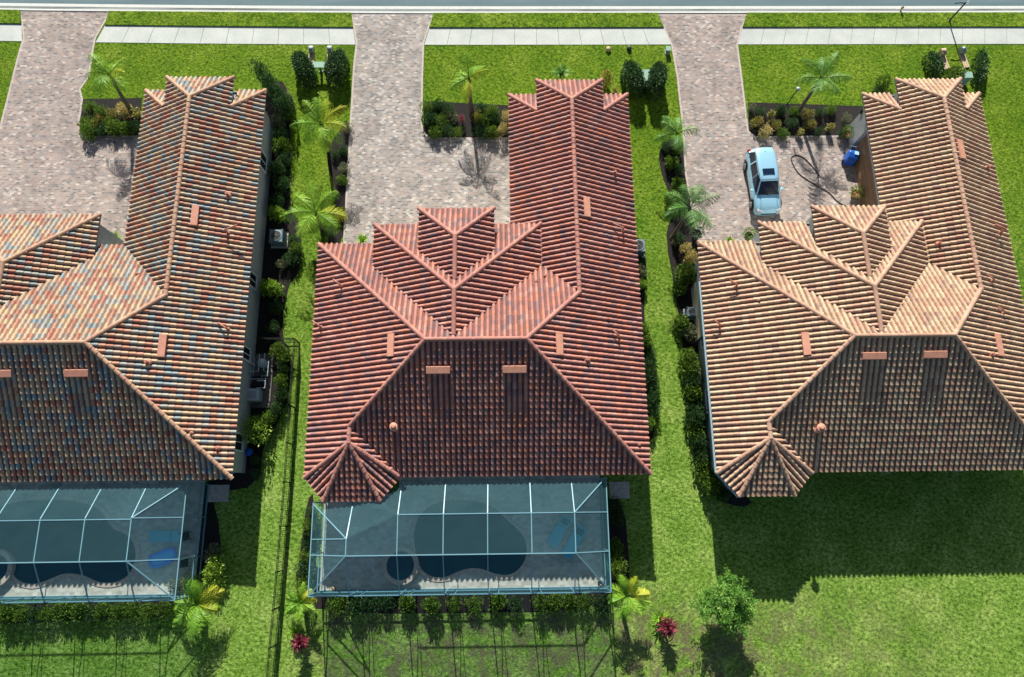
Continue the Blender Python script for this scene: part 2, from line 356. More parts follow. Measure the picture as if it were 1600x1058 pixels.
for nm,D,m in (('driveway',D1,M_PAVER3),('driveway',D2,M_PAVER),('driveway',D3,M_PAVER3)):
    mb=MB(); mb.prism(offset_poly(D,.0),-.2,.016); props(mb.build('driveway',M_EDGE), kind='structure')
    mb=MB(); mb.prism(offset_poly(D,-.13),-.2,.020); props(mb.build('driveway_paving',m), kind='structure')
# sidewalk panels between the drives, verge raised above it
def between(x0,x1,fl,fr):
    # fl/fr: the x of the flared drive edge at walk south, walk north, kerb
    mb=MB(); n=max(1,int((x1-x0)/1.55)); 
    xs0=[fl[0]+(fr[0]-fl[0])*i/n for i in range(n+1)]; xs1=[fl[1]+(fr[1]-fl[1])*i/n for i in range(n+1)]
    for i in range(n):
        a=(xs0[i]+.012,ysw(xs0[i])); b=(xs0[i+1]-.012,ysw(xs0[i+1])); c=(xs1[i+1]-.012,ysw(xs1[i+1])+1.42); d=(xs1[i]+.012,ysw(xs1[i])+1.42)
        mb.prism([a,b,c,d],-.2,.022+random.uniform(-.002,.002))
    props(mb.build('sidewalk',M_WALK),kind='structure')
    mb=MB(); k=max(2,int((x1-x0)/3)); pts=[(fl[1]+(fr[1]-fl[1])*i/k,) for i in range(k+1)]
    lo=[(p[0],ysw(p[0])+1.42) for p in pts]; hi=[(fl[2]+(fr[2]-fl[2])*i/k,) for i in range(k+1)]; hi=[(p[0],yroad(p[0])-.02) for p in hi]
    for i in range(k): mb.prism([lo[i],lo[i+1],hi[i+1],hi[i]],-.2,.10)
    props(mb.build('verge',M_GRASS),kind='structure')
X=lambda p:p[0]
between(-60,-34,(-60,-60,-60),(X((-33.67,33.07)),X((-33.95,34.5)),X((-34.22,35.37))))
between(-27,-10,(X((-28.53,32.95)),X((-28.04,34.34)),X((-27.88,35.47))),(X((-10.16,32.6)),X((-10.4,33.99)),X((-10.59,35.18))))
between(-5,13,(X((-5.29,32.59)),X((-4.95,33.98)),X((-4.65,35.17))),(X((12.38,32.34)),X((11.93,33.85)),X((11.55,35.04))))
between(18,66,(X((17.19,32.44)),X((17.65,33.89)),X((18.09,35.03))),(66,66,66))
# mulch beds
BEDS=[[(-28.75,28.16),(-24.72,28.25),(-24.54,25.32),(-28.17,25.34),(-28.58,25.78),(-28.75,26.67)],
 [(-5.2,27.93),(0.9,27.56),(.75,25.1),(-4.75,25.09),(-5.19,25.59)],
 [(17.46,27.75),(25.6,27.42),(24.2,25.1),(17.69,25.09),(17.29,25.54)],
 [(-10.29,26.75),(-10.98,25.61),(-11.67,24.49),(-11.66,22.85),(-11.09,21.75),(-10.92,19.42),(-11.79,18.19),(-11.61,17.38),(-10.15,17.37),(-10.31,21.51)],
 [(12.71,25.02),(11.45,24.82),(10.85,23.8),(11.01,22.11),(11.44,20.78),(12.12,19.51),(11.26,18.82),(10.95,17.45),(11.3,14.11),(11.55,10.67),(11.57,7.77),(11.64,4.57),(11.84,2.06),(12.59,0.8),(14.38,0.15),(15.2,0.62),(12.75,2.32),(12.89,14.09),(13.32,17.3),(12.81,19.51),(12.59,22.34)],
 [(8.62,17.6),(9.38,17.6),(9.63,15.44),(9.21,13.25),(9.26,9.44),(9.48,5.38),(9.25,4.21),(8.46,4.22),(8.3,11.97)],
 [(-16.01,29.65),(-14.74,29.39),(-14.28,25.87),(-13.99,19.67),(-13.18,18.98),(-12.88,15.61),(-13.82,14.3),(-13.87,10.9),(-13.22,10.27),(-13.13,7.21),(-13.85,5.24),(-14.49,4.47),(-14.55,1.8),(-17.37,1.46),(-16.6,-0.75),(-16.35,-3.43),(-16.72,-5.33),(-28.6,-5.68),(-35.71,-5.91),(-35.97,-4.72),(-17.55,-4.29),(-18.55,1.85),(-15.88,2.57),(-16.14,16.52),(-16.4,27.87)],
 [(-11.21,1.39),(-11.64,1.02),(-11.89,-2.25),(-12.0,-3.84),(-11.61,-5.41),(7.15,-5.5),(7.44,-3.58),(7.3,0.79),(5.95,0.81),(6.1,-4.19),(-10.77,-4.21)],
]
for bpoly in BEDS:
    mb=MB(); mb.prism(bpoly if len(bpoly)<7 else smooth_poly(bpoly,1),-.2,.012); props(mb.build('mulch_bed',M_MULCH),kind='structure')
for c in ((342,771,1.0,.9),(968,766,1.0,.9)):
    p=(-16.91,1.42) if c[0]==342 else (7.05,1.32)
    mb=MB(); mb.prism([(p[0]-.6,p[1]-.5),(p[0]+.6,p[1]-.5),(p[0]+.6,p[1]+.5),(p[0]-.6,p[1]+.5)],-.1,.05); props(mb.build('paver_landing',M_EDGE),kind='structure')

# ---------------------------------------------------------------- roofs
# shared roof definitions (pasted into scene)
HE=3.3; PT=.5208; SC=.98724
XR,WG,BP,DD,XL,YB=[v*SC for v in (8.37,3.856,2.10,7.0,-11.082,2.137)]
XC=-2.552*SC
def ZS(z): return 3.3+(z-2.8)*SC
YM=YB+2*DD; XW=XR-WG; XA=XR-2*WG; YMID=YB+DD
def mkcomps(kind):
    yf,yf2=(27.2*SC,26.87*SC) if kind==1 else (26.93*SC,26.48*SC)
    c=[dict(poly=[(XL,YB),(XR,YB),(XR,YM),(XL,YM)],z=HE,pl={0:PT,1:PT,2:PT,3:PT}),
       dict(poly=[(XA,12.0),(XR,12.0),(XR,yf2),(XA,yf2)],z=HE,pl={1:PT,2:PT,3:PT}),
       dict(poly=[(XW-BP,21.5),(XW+BP,21.5),(XW+BP,yf),(XW-BP,yf)],z=HE+PT*(WG-BP),pl={1:PT,2:PT,3:PT})]
    def proj(xc,s,y,z,ys):
        xc,s,y,ys,z=xc*SC,s*SC,y*SC,ys*SC,ZS(z)
        c.append(dict(poly=[(xc-s,ys),(xc+s,ys),(xc+s,y),(xc-s,y)],z=z,pl={1:PT,2:PT,3:PT}))
    if kind==1: proj(-4.59,3.8,17.95,3.3,11.2)
    else:
        proj(-2.552,5.011,17.0,3.742,9.2); proj(-2.552,2.193,17.486,4.877,12.4)
        po=[(x_*SC,y_*SC) for x_,y_ in ((-11.082,2.14),(-9.94,.83),(-6.84,.83),(-5.7,2.1),(-5.7,5.2),(-11.082,5.2))]
        A=(-8.391*SC,3.9*SC); za=HE+PT*2.691*SC; pl={3:PT,5:PT}
        for i in (0,1,2):
            (x0,y0),(x1,y1)=po[i],po[i+1]; L=((x1-x0)**2+(y1-y0)**2)**.5
            pl[i]=(za-HE)/(((x1-x0)*(A[1]-y0)-(y1-y0)*(A[0]-x0))/L)
        c.append(dict(poly=po,z=HE,pl=pl))
    for k in c:
        k['eq']={}
        for i,s in k['pl'].items():
            p=k['poly'][i]; q=k['poly'][(i+1)%len(k['poly'])]; L=((q[0]-p[0])**2+(q[1]-p[1])**2)**.5
            n=(-(q[1]-p[1])/L,(q[0]-p[0])/L)
            k['eq'][i]=(s*n[0],s*n[1],k['z']-s*(n[0]*p[0]+n[1]*p[1]))
    return c
def roof_h(comps,x,y):
    best=None
    for k in comps:
        po=k['poly']; n=len(po)
        if any((po[(i+1)%n][0]-po[i][0])*(y-po[i][1])-(po[(i+1)%n][1]-po[i][1])*(x-po[i][0])<-1e-4 for i in range(n)): continue
        i,(a,b,c)=min(k['eq'].items(),key=lambda t:t[1][0]*x+t[1][1]*y+t[1][2]); z=a*x+b*y+c
        if best is None or z>best[0]: best=(z,a,b)
    return best

def clip(poly, a, b, c):                     # keep a x + b y + c >= 0 ; poly vertices may carry extra values
    out=[]; n=len(poly)
    for i in range(n):
        p=poly[i]; q=poly[(i+1)%n]; dp=a*p[0]+b*p[1]+c; dq=a*q[0]+b*q[1]+c
        if dp>=0: out.append(p)
        if (dp>=0)!=(dq>=0):
            t=dp/(dp-dq); out.append(tuple(u+(w_-u)*t for u,w_ in zip(p,q)))
    return out
def edges_hp(poly):
    r=[]; n=len(poly)
    for i in range(n):
        p=poly[i]; q=poly[(i+1)%n]; L=math.hypot(q[0]-p[0],q[1]-p[1])
        if L<1e-6: continue
        nx,ny=-(q[1]-p[1])/L,(q[0]-p[0])/L; r.append((nx,ny,-(nx*p[0]+ny*p[1])))
    return r
def area(p): return .5*sum(p[i][0]*p[(i+1)%len(p)][1]-p[(i+1)%len(p)][0]*p[i][1] for i in range(len(p)))
def pieces(comps):
    out=[]
    for ci,k in enumerate(comps):
        for e,(a,b,c) in k['eq'].items():
            P=list(k['poly'])
            for e2,(a2,b2,c2) in k['eq'].items():
                if e2!=e: P=clip(P,a2-a,b2-b,c2-c)
                if len(P)<3: break
            if len(P)<3: continue
            cur=[P]
            for cj,k2 in enumerate(comps):
                if cj==ci: continue
                eps=-2e-3 if cj<ci else 2e-3
                hp=edges_hp(k2['poly'])+[(a2-a,b2-b,c2-c-eps) for (a2,b2,c2) in k2['eq'].values()]
                nxt=[]
                for Q in cur:
                    rem=Q
                    for (ha,hb,hc) in hp:
                        o=clip(rem,-ha,-hb,-hc)
                        if len(o)>2 and abs(area(o))>.003: nxt.append(o)
                        rem=clip(rem,ha,hb,hc)
                        if len(rem)<3: break
                cur=nxt
            for Q in cur: out.append((ci,e,Q))
    return out
TW=.305; TE=.36; HH=.084; LIFT=.05
PROF=[]
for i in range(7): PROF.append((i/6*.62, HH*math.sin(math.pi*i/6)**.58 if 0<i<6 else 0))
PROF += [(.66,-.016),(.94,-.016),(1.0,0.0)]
def tiles_mesh(comps, name, m, seed):
    rnd=random.Random(seed); V=[]; F=[]; A=[]; S_=[]
    for ci,e,Q in pieces(comps):
        k=comps[ci]; po=k['poly']; p0=po[e]; p1=po[(e+1)%len(po)]; L=math.hypot(p1[0]-p0[0],p1[1]-p0[1])
        u=((p1[0]-p0[0])/L,(p1[1]-p0[1])/L); d=(-u[1],u[0]); s=k['pl'][e]; cs=1/math.sqrt(1+s*s); z0=k['z']
        nrm=(-d[0]*s*cs,-d[1]*s*cs,cs)
        if ci in (1,2) and e in (1,3) or ci==0: base=(0,0)
        # phase from world so coplanar pieces continue each other
        P=[((q[0]-p0[0])*u[0]+(q[1]-p0[1])*u[1],(q[0]-p0[0])*d[0]+(q[1]-p0[1])*d[1]) for q in Q]
        hp=edges_hp(P); umin=min(q[0] for q in P); umax=max(q[0] for q in P); dmin=min(q[1] for q in P); dmax=max(q[1] for q in P)
        ph=(p0[0]*u[0]+p0[1]*u[1]); phd=((z0-HE)/s)
        te=TE*cs
        # extend the eave edge outward a little for the first course
        c0=math.floor((umin+ph)/TW); c1=math.ceil((umax+ph)/TW); r0=math.floor((dmin+phd)/te+1e-6); r1=math.ceil((dmax+phd)/te)
        def W(uu,dd,h):
            z=z0+s*dd; return (p0[0]+u[0]*uu+d[0]*dd+nrm[0]*h, p0[1]+u[1]*uu+d[1]*dd+nrm[1]*h, z+nrm[2]*h)
        def inside(x,y): return all(a*x+b*y+c>=-1e-7 for a,b,c in hp)
        for r in range(r0,r1):
            for c in range(c0,c1):
                ua=c*TW-ph; da=r*te-phd; ub=ua+TW; db=da+te
                cor=[inside(ua,da),inside(ub,da),inside(ub,db),inside(ua,db)]
                full=all(cor)
                if not full:
                    T=[(ua,da),(ub,da),(ub,db),(ua,db)]
                    for h in hp:
                        T=clip(T,*h)
                        if len(T)<3: break
                    if len(T)<3: continue
                rv=random.Random((c*7919+r*104729+ci*13+e*3+seed)).random(); j=rnd.uniform(-.004,.004); l=LIFT+rnd.uniform(-.008,.009); ju=rnd.uniform(-.007,.007)
                if full:
                    n=len(V)
                    for (pu,ph_) in PROF: V.append(W(ua+pu*TW+ju,da,ph_+l))
                    for (pu,ph_) in PROF: V.append(W(ua+pu*TW,db,ph_*.92+j*.3))
                    for (pu,ph_) in PROF: V.append(W(ua+pu*TW,da+.002,ph_*.3-.02))
                    N=len(PROF)
                    for i in range(N-1):
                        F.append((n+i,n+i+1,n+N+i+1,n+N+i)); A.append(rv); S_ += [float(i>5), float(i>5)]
                        F.append((n+2*N+i,n+2*N+i+1,n+i+1,n+i)); A.append(rv)
                else:
                    for i in range(len(PROF)-1):
                        (pa,ha),(pb,hb)=PROF[i],PROF[i+1]; x0=ua+pa*TW; x1=ua+pb*TW
                        for quad in ([(x0,da,ha+l),(x1,da,hb+l),(x1,db,hb*.92),(x0,db,ha*.92)],[(x0,da+.002,ha*.3-.02),(x1,da+.002,hb*.3-.02),(x1,da,hb+l),(x0,da,ha+l)]):
                            T=quad
                            for h in hp:
                                T=clip(T,*h)
                                if len(T)<3: break
                            if len(T)<3: continue
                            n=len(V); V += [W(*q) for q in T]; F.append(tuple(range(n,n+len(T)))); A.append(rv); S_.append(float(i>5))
    me=bpy.data.meshes.new(name); me.from_pydata(V,[],F); me.materials.append(m)
    a=me.attributes.new('rnd','FLOAT','FACE'); a.data.foreach_set('value',A)
    a=me.attributes.new('pan_shade','FLOAT','FACE'); a.data.foreach_set('value',S_); me.update()  # marks pan faces that get the painted groove shade
    print(name,len(F),'faces'); return me
def under_mesh(comps):
    mb=MB()
    for ci,e,Q in pieces(comps):
        a,b,c=comps[ci]['eq'][e]
        mb.quad([(q[0],q[1],a*q[0]+b*q[1]+c-.03) for q in Q])
    return mb
def caps_mesh(mb, comps, lines, rng, r=.125):
    for (a,b) in lines:
        def pt(p): 
            if len(p)==3: return Vector(p)
            h=roof_h(comps,p[0],p[1]); return Vector((p[0],p[1],h[0] if h else HE))
        A=pt(a); B=pt(b)
        if A.z>B.z: A,B=B,A
        d=B-A; L=d.length; n=max(1,round(L/.38)); d.normalize(); side=d.cross(Vector((0,0,1))).normalized(); up=side.cross(d)
        for i in range(n):
            s0=A+d*(L*i/n-.03); s1=A+d*(L*(i+1)/n+.02); rv=rng.random(); base=len(mb.v); lf=.038+rng.uniform(-.006,.006)
            for (s_,rr,l) in ((s0,r+.008,lf),(s1,r-.004,.022)):
                for k in range(9):
                    an=math.pi*k/8; mb.v.append(tuple(s_+side*math.cos(an)*rr+up*(math.sin(an)*rr*.95+l)))
            for k in range(8): mb.f.append((base+k,base+k+1,base+10+k,base+9+k)); mb.r.append(rv)
            mb.f.append(tuple(base+k for k in range(9))); mb.r.append(rv)
def ridge_lines(kind):
    yf,yf2=(27.2*SC,26.87*SC) if kind==1 else (26.93*SC,26.48*SC); q=WG-BP; zb=HE+PT*q
    def K(*p): return tuple(v*SC if i<2 else ZS(v) for i,v in enumerate(p))
    L=[((XL+DD,YMID),(XR-DD,YMID)),((XR-DD,YMID),(XR,YB)),((XR-DD,YMID),(XW,YMID+DD-WG)),((XW,YMID+DD-WG),(XW,yf-BP)),
       ((XW-BP,yf,zb),(XW,yf-BP)),((XW+BP,yf,zb),(XW,yf-BP)),((XA,yf2,HE),(XA+q,yf2-q,HE+PT*q)),((XR,yf2,HE),(XR-q,yf2-q,HE+PT*q))]
    if kind==1:
        L+=[(K(-4.59-3.8,17.95,3.3),K(-4.59,14.15)),(K(-4.59+3.8,17.95,3.3),K(-4.59,14.15)),(K(-4.59,14.15),K(-4.59,11.45)),((XL,YB),(XL+DD,YMID))]
    else:
        x=-2.552
        L+=[((XL+DD,YMID),K(-8.391,4.83)),((XL,YM),(XL+DD,YMID)),(K(x-5.011,17,3.742),K(x,11.989)),(K(x+5.011,17,3.742),K(x,11.989)),(K(x,11.989),K(x,9.42)),
            (K(x-2.193,17.486,4.877),K(x,15.293)),(K(x+2.193,17.486,4.877),K(x,15.293)),(K(x,15.293),K(x,12.7)),(K(-8.391,3.9),K(-8.391,4.83))]
        for c in ((-11.06,2.14),(-9.94,.85),(-6.84,.85),(-5.72,2.08)): L.append((K(c[0],c[1],2.82),K(-8.391,3.9)))
    return L
def walls_mb(kind):
    e=.5; mb=MB(); z=HE-.16
    mb.box(((XL+XR)/2,(5.2+YM-e)/2,z/2),(XR-XL-2*e,YM-e-5.2,z))
    mb.box(((5.2+XR-e)/2,(YB+e+5.2)/2,z/2),(XR-e-5.2,5.2-YB-e,z))
    yf=(26.87 if kind==1 else 26.48)*SC
    # wing: left wall recessed round the garage door (door bay y 18.9-24.1)
    mb.box(((XA+e+.3+XR-e)/2,(YM-e+yf-e)/2,z/2),(XR-XA-2*e-.3,yf-YM,z))
    mb.box((XA+e+.14,(yf-e+24.15)/2,z/2),(.30,yf-e-24.15,z)); mb.box((XA+e+.14,(18.85+17.2)/2,z/2),(.30,18.85-17.2,z)); mb.box((XA+e+.14,21.5,(z+2.3)/2),(.30,5.3,z-2.3))
    mb.box((XW,yf-1.0,(z+.86)/2),(2*BP-.7,1.9,z+.86))
    if kind==1: mb.box((-4.53,16.0,1.8),(6.8,2.8,3.6))
    else:
        mb.box((XC,15.1,2.02),(9.2,2.9,4.04)); mb.box((XC,15.9,2.58),(3.7,2.2,5.16))
        mb.prism([(XL+e,2.55),(-9.65,1.3),(-6.9,1.3),(-6.15,2.3),(-6.15,5.19),(XL+e,5.19)],0,z)
    return mb
def soffit_mb(kind,comps):
    mb=MB()
    for k in comps:
        z=k['z']; po=k['poly']; n=len(po)
        mb.prism(offset_poly(po,-.10) if k is not comps[0] or True else po, z-.15, z-.09)
        for i in k['pl']:
            p=po[i]; q=po[(i+1)%n]; d=Vector((q[0]-p[0],q[1]-p[1])).normalized(); nn=Vector((-d.y,d.x))
            mb.bar((p[0]+nn.x*.06+d.x*.02,p[1]+nn.y*.06+d.y*.02,z-.085),(q[0]+nn.x*.06-d.x*.02,q[1]+nn.y*.06-d.y*.02,z-.085),.05,.15)
    return mb
def slope_vent(roof, comps, x, y, L=1.28, W=.40, m=None):
    z,a,b=roof_h(comps,x,y); g=Vector((a,b)); s=g.length; d=g/s; u=Vector((-d.y,d.x)); c=1/math.sqrt(1+s*s)
    U3=Vector((u.x,u.y,0)); D3=Vector((d.x*c,d.y*c,s*c)); N=U3.cross(D3)
    if N.z<0: N=-N
    mb=MB(); o=Vector((x,y,z+.06*1)); n=0
    n0=len(mb.v)
    pr=[(-.5,.0),(-.5,.11),(.42,.17),(.5,.13),(.5,.0)]
    for t in (-.5,.5):
        for (dv,h) in pr: mb.v.append(tuple(o+U3*t*L-D3*dv*W*1.0+N*h))
    for i in range(4): mb.f.append((n0+i,n0+i+1,n0+6+i,n0+5+i)); mb.r.append(0)
    mb.f.append((n0+4,n0+3,n0+2,n0+1,n0)); mb.f.append((n0+5,n0+6,n0+7,n0+8,n0+9)); mb.f.append((n0,n0+5,n0+9,n0+4)); mb.r+=[0,0,0]
    f=mb.build('roof_vent', m, roof, bevel=.015)
    return f
def vent_pipe(roof, comps, x, y, h=.35, r=.055, m=None, lean=0, cap=False):
    z=roof_h(comps,x,y)[0]; mb=MB()
    mb.lathe((x,y,z),[(r*2.6,.02),(r*2.3,.10),(r*1.15,.16),(r,.2),(r,h)],10)
    if cap: mb.lathe((x,y,z),[(r*1.0,h-.12),(r*2.3,h-.1),(r*2.4,h-.02),(r*1.6,h),(r*1.5,h+.05),(r*.9,h+.10)],14)
    if lean: mb.tube([(x,y,z+h-.02),(x-.02,y+.0,z+h+.10),(x-lean*.35,y+.12,z+h+.16),(x-lean*.7,y+.3,z+h+.12)],r*1.1,8)
    return mb.build('vent_pipe', m, roof, smooth=False)
RM={}
def house(kind, label, dx, tile, capm, wallm, ventm, vents, pipes, mesh_from=None):
    comps=mkcomps(1 if kind==1 else 2); key=1 if kind==1 else 2
    root=thing('tiled_house', label, 'house', (dx,0,0), 0, 'tile-roofed single-storey houses in a row')
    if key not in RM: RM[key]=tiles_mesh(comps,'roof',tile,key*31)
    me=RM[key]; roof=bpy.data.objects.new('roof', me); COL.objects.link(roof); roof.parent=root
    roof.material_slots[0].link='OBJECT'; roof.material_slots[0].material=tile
    under_mesh(comps).build('underlay', M_UNDER, roof)
    rg=random.Random(kind)
    for ln in ridge_lines(kind): mb=MB(); caps_mesh(mb, comps, [ln], rg); mb.build('ridge_cap', capm, roof, rnd=True)
    for p in vents: slope_vent(roof, comps, p[0], p[1], m=ventm)
    for p in pipes: vent_pipe(roof, comps, p[0][0], p[0][1], *p[1:2], r=p[2] if len(p)>2 else .055, m=(ventm if len(p)>4 else M_PIPE), lean=p[3] if len(p)>3 else 0, cap=len(p)>4)
    walls_mb(kind).build('wall', wallm, root)
    soffit_mb(kind,comps).build('soffit', M_FASCIA, root)
    # garage door in the wing's left wall, facing the drive court
    mb=MB(); x=XA+.5+.22
    for i in range(4): mb.box((x,21.5,.29+i*.57),(.06,5.0,.555))
    for i in range(4):
        for j in range(8): mb.box((x-.035,21.5-2.18+j*.625,.29+i*.57),(.02,.48,.38))
    mb.build('garage_door', M_DOOR, root, bevel=.006)
    # lanai columns
    for cx in (-4.2,.3,4.8): 
        mb=MB(); mb.box((cx,YB+.35,1.57),(.36,.36,3.12)); mb.box((cx,YB+.35,.12),(.52,.52,.24)); mb.box((cx,YB+.35,3.0),(.48,.48,.16)); mb.build('lanai_column', wallm, root, bevel=.01)
    return root, roof, comps
h1,r1,c1=house(1,'house with mottled tan, rust and blue-grey tile roof, cut by the left picture edge',-23.21,T_MIX,C_MIX,M_STUCCO,M_TERRA,
   [(5.36, 17.13),(4.57, 9.2),(0.74, 7.54),(-3.28, 7.55)],
   [((6.85, 18.81),.4,.075),((7.03, 16.4),.45,.05,-1),((2.31, 13.66),.22,.05),((7.47, 10.53),.3,.05,.6),((4.05, 8.21),.35,.08),((7.52, 3.72),.25,.06),((6.28, 4.5),.22,.05)])
h2,r2,c2=house(2,'house with the deep red tile roof in the middle, its screened pool cage behind it',0,T_RED,C_RED,M_CREAM,M_TERRA2,
   [(5.1, 17.46),(-5.94, 8.95),(3.14, 8.93),(-3.37, 7.53),(0.71, 7.53)],
   [((7.06, 20.19),.4,.075),((7.37, 16.45),.45,.05,.9),((-9.23, 12.93),.3,.05,.6),((-10.45, 10.65),.3,.05,.6),((4.74, 8.21),.35,.08),((2.59, 13.3),.2,.05),((2.05, 12.87),.18,.04),((6.74, 9.78),.3,.05,.5),((7.65, 3.68),.22,.05),((6.15, 10.76),.2,.035),((-5.83, 4.66),.55,.09,0,1),((-8.23, 5.66),.2,.03)])
h3,r3,c3=house(3,'house with the pale tan tile roof on the right, without a pool cage',22.961,T_TAN,C_TAN,M_STUCCO,M_TERRA2,
   [(5.02, 21.1),(-6.2, 8.85),(4.99, 8.87),(-2.92, 8.03),(0.38, 8.07)],
   [((7.37, 20.51),.4,.075),((7.33, 16.16),.55,.06,.9),((-9.21, 12.71),.3,.05,.6),((-10.23, 10.49),.3,.05,.6),((4.17, 8.22),.35,.08),((2.98, 15.18),.35,.07),((5.58, 12.78),.25,.04,.6),((6.03, 10.9),.25,.04,.6),((-8.16, 11.7),.2,.035),((-5.58, 4.36),.62,.10,0,1)])
def window(parent, x, y, z, w_, h_, side):      # side: +1 wall faces +x, -1 faces -x
    mb=MB()
    for s in (-1,1): mb.box((x,y+s*(w_/2),z),(.08,.07,h_+.07)); mb.box((x,y,z+s*h_/2),(.08,w_-.07,.07))
    mb.box((x,y,z),(.05,.04,h_-.07))
    f=mb.build('window', M_WHITE, parent); g_=MB(); g_.box((x-side*.02,y,z),(.02,w_-.07,h_-.07)); g_.build('pane', M_GLASS, f)
for yy,ww in ((14.3,.9),(22.5,1.1),(9.6,.8),(4.3,1.0)): window(h1, XR-.5+.02, yy, 1.5, ww, 1.2, 1)
for yy,ww in ((13.5,1.0),(10.2,.7),(6.5,1.4)): window(h3, XL+.5-.02, yy, 1.5, ww, 1.3, -1)
for yy,ww in ((22.5,1.1),(14.3,.9)): window(h2, XR-.5+.02, yy, 1.5, ww, 1.2, 1)
mb=MB(); mb.bar((XR-.44,9.2,3.1),(XR-.44,9.2,.1),.07,.09); mb.build('downspout',M_WHITE,h1)
mb=MB(); mb.bar((XL+.44,10.5,3.1),(XL+.44,10.5,.1),.08,.1); mb.build('downspout',M_BRONZE,h3)
mb=MB(); mb.box((XL+.42,12.3,.9),(.16,3.6,1.8)); mb.build('lit_wall_patch',M_CREAM,h3)  # paler slab added to paint the sunlit stretch of this wall
mb=MB(); mb.box((.66+.52,25.6,2.15),(.16,.2,.34)); mb.lathe((.66+.35,18.0,1.75),[(.05,0),(.12,.08),(.12,.3),(.03,.36)],10); mb.build('wall_lantern',M_DARKM,h3)
# gutter on the octagonal bay of the tan house (blue-grey)
mb=MB(); mb.bar((XL-.03,YM-2.5,HE-.1),(XL-.03,2.11,HE-.1),.16,.12); mb.bar((XL-.02,2.11,HE-.1),(-9.84,.76,HE-.1),.12,.12); mb.build('gutter',mat('blue_grey_gutter',(.25,.36,.42),.5),h3)

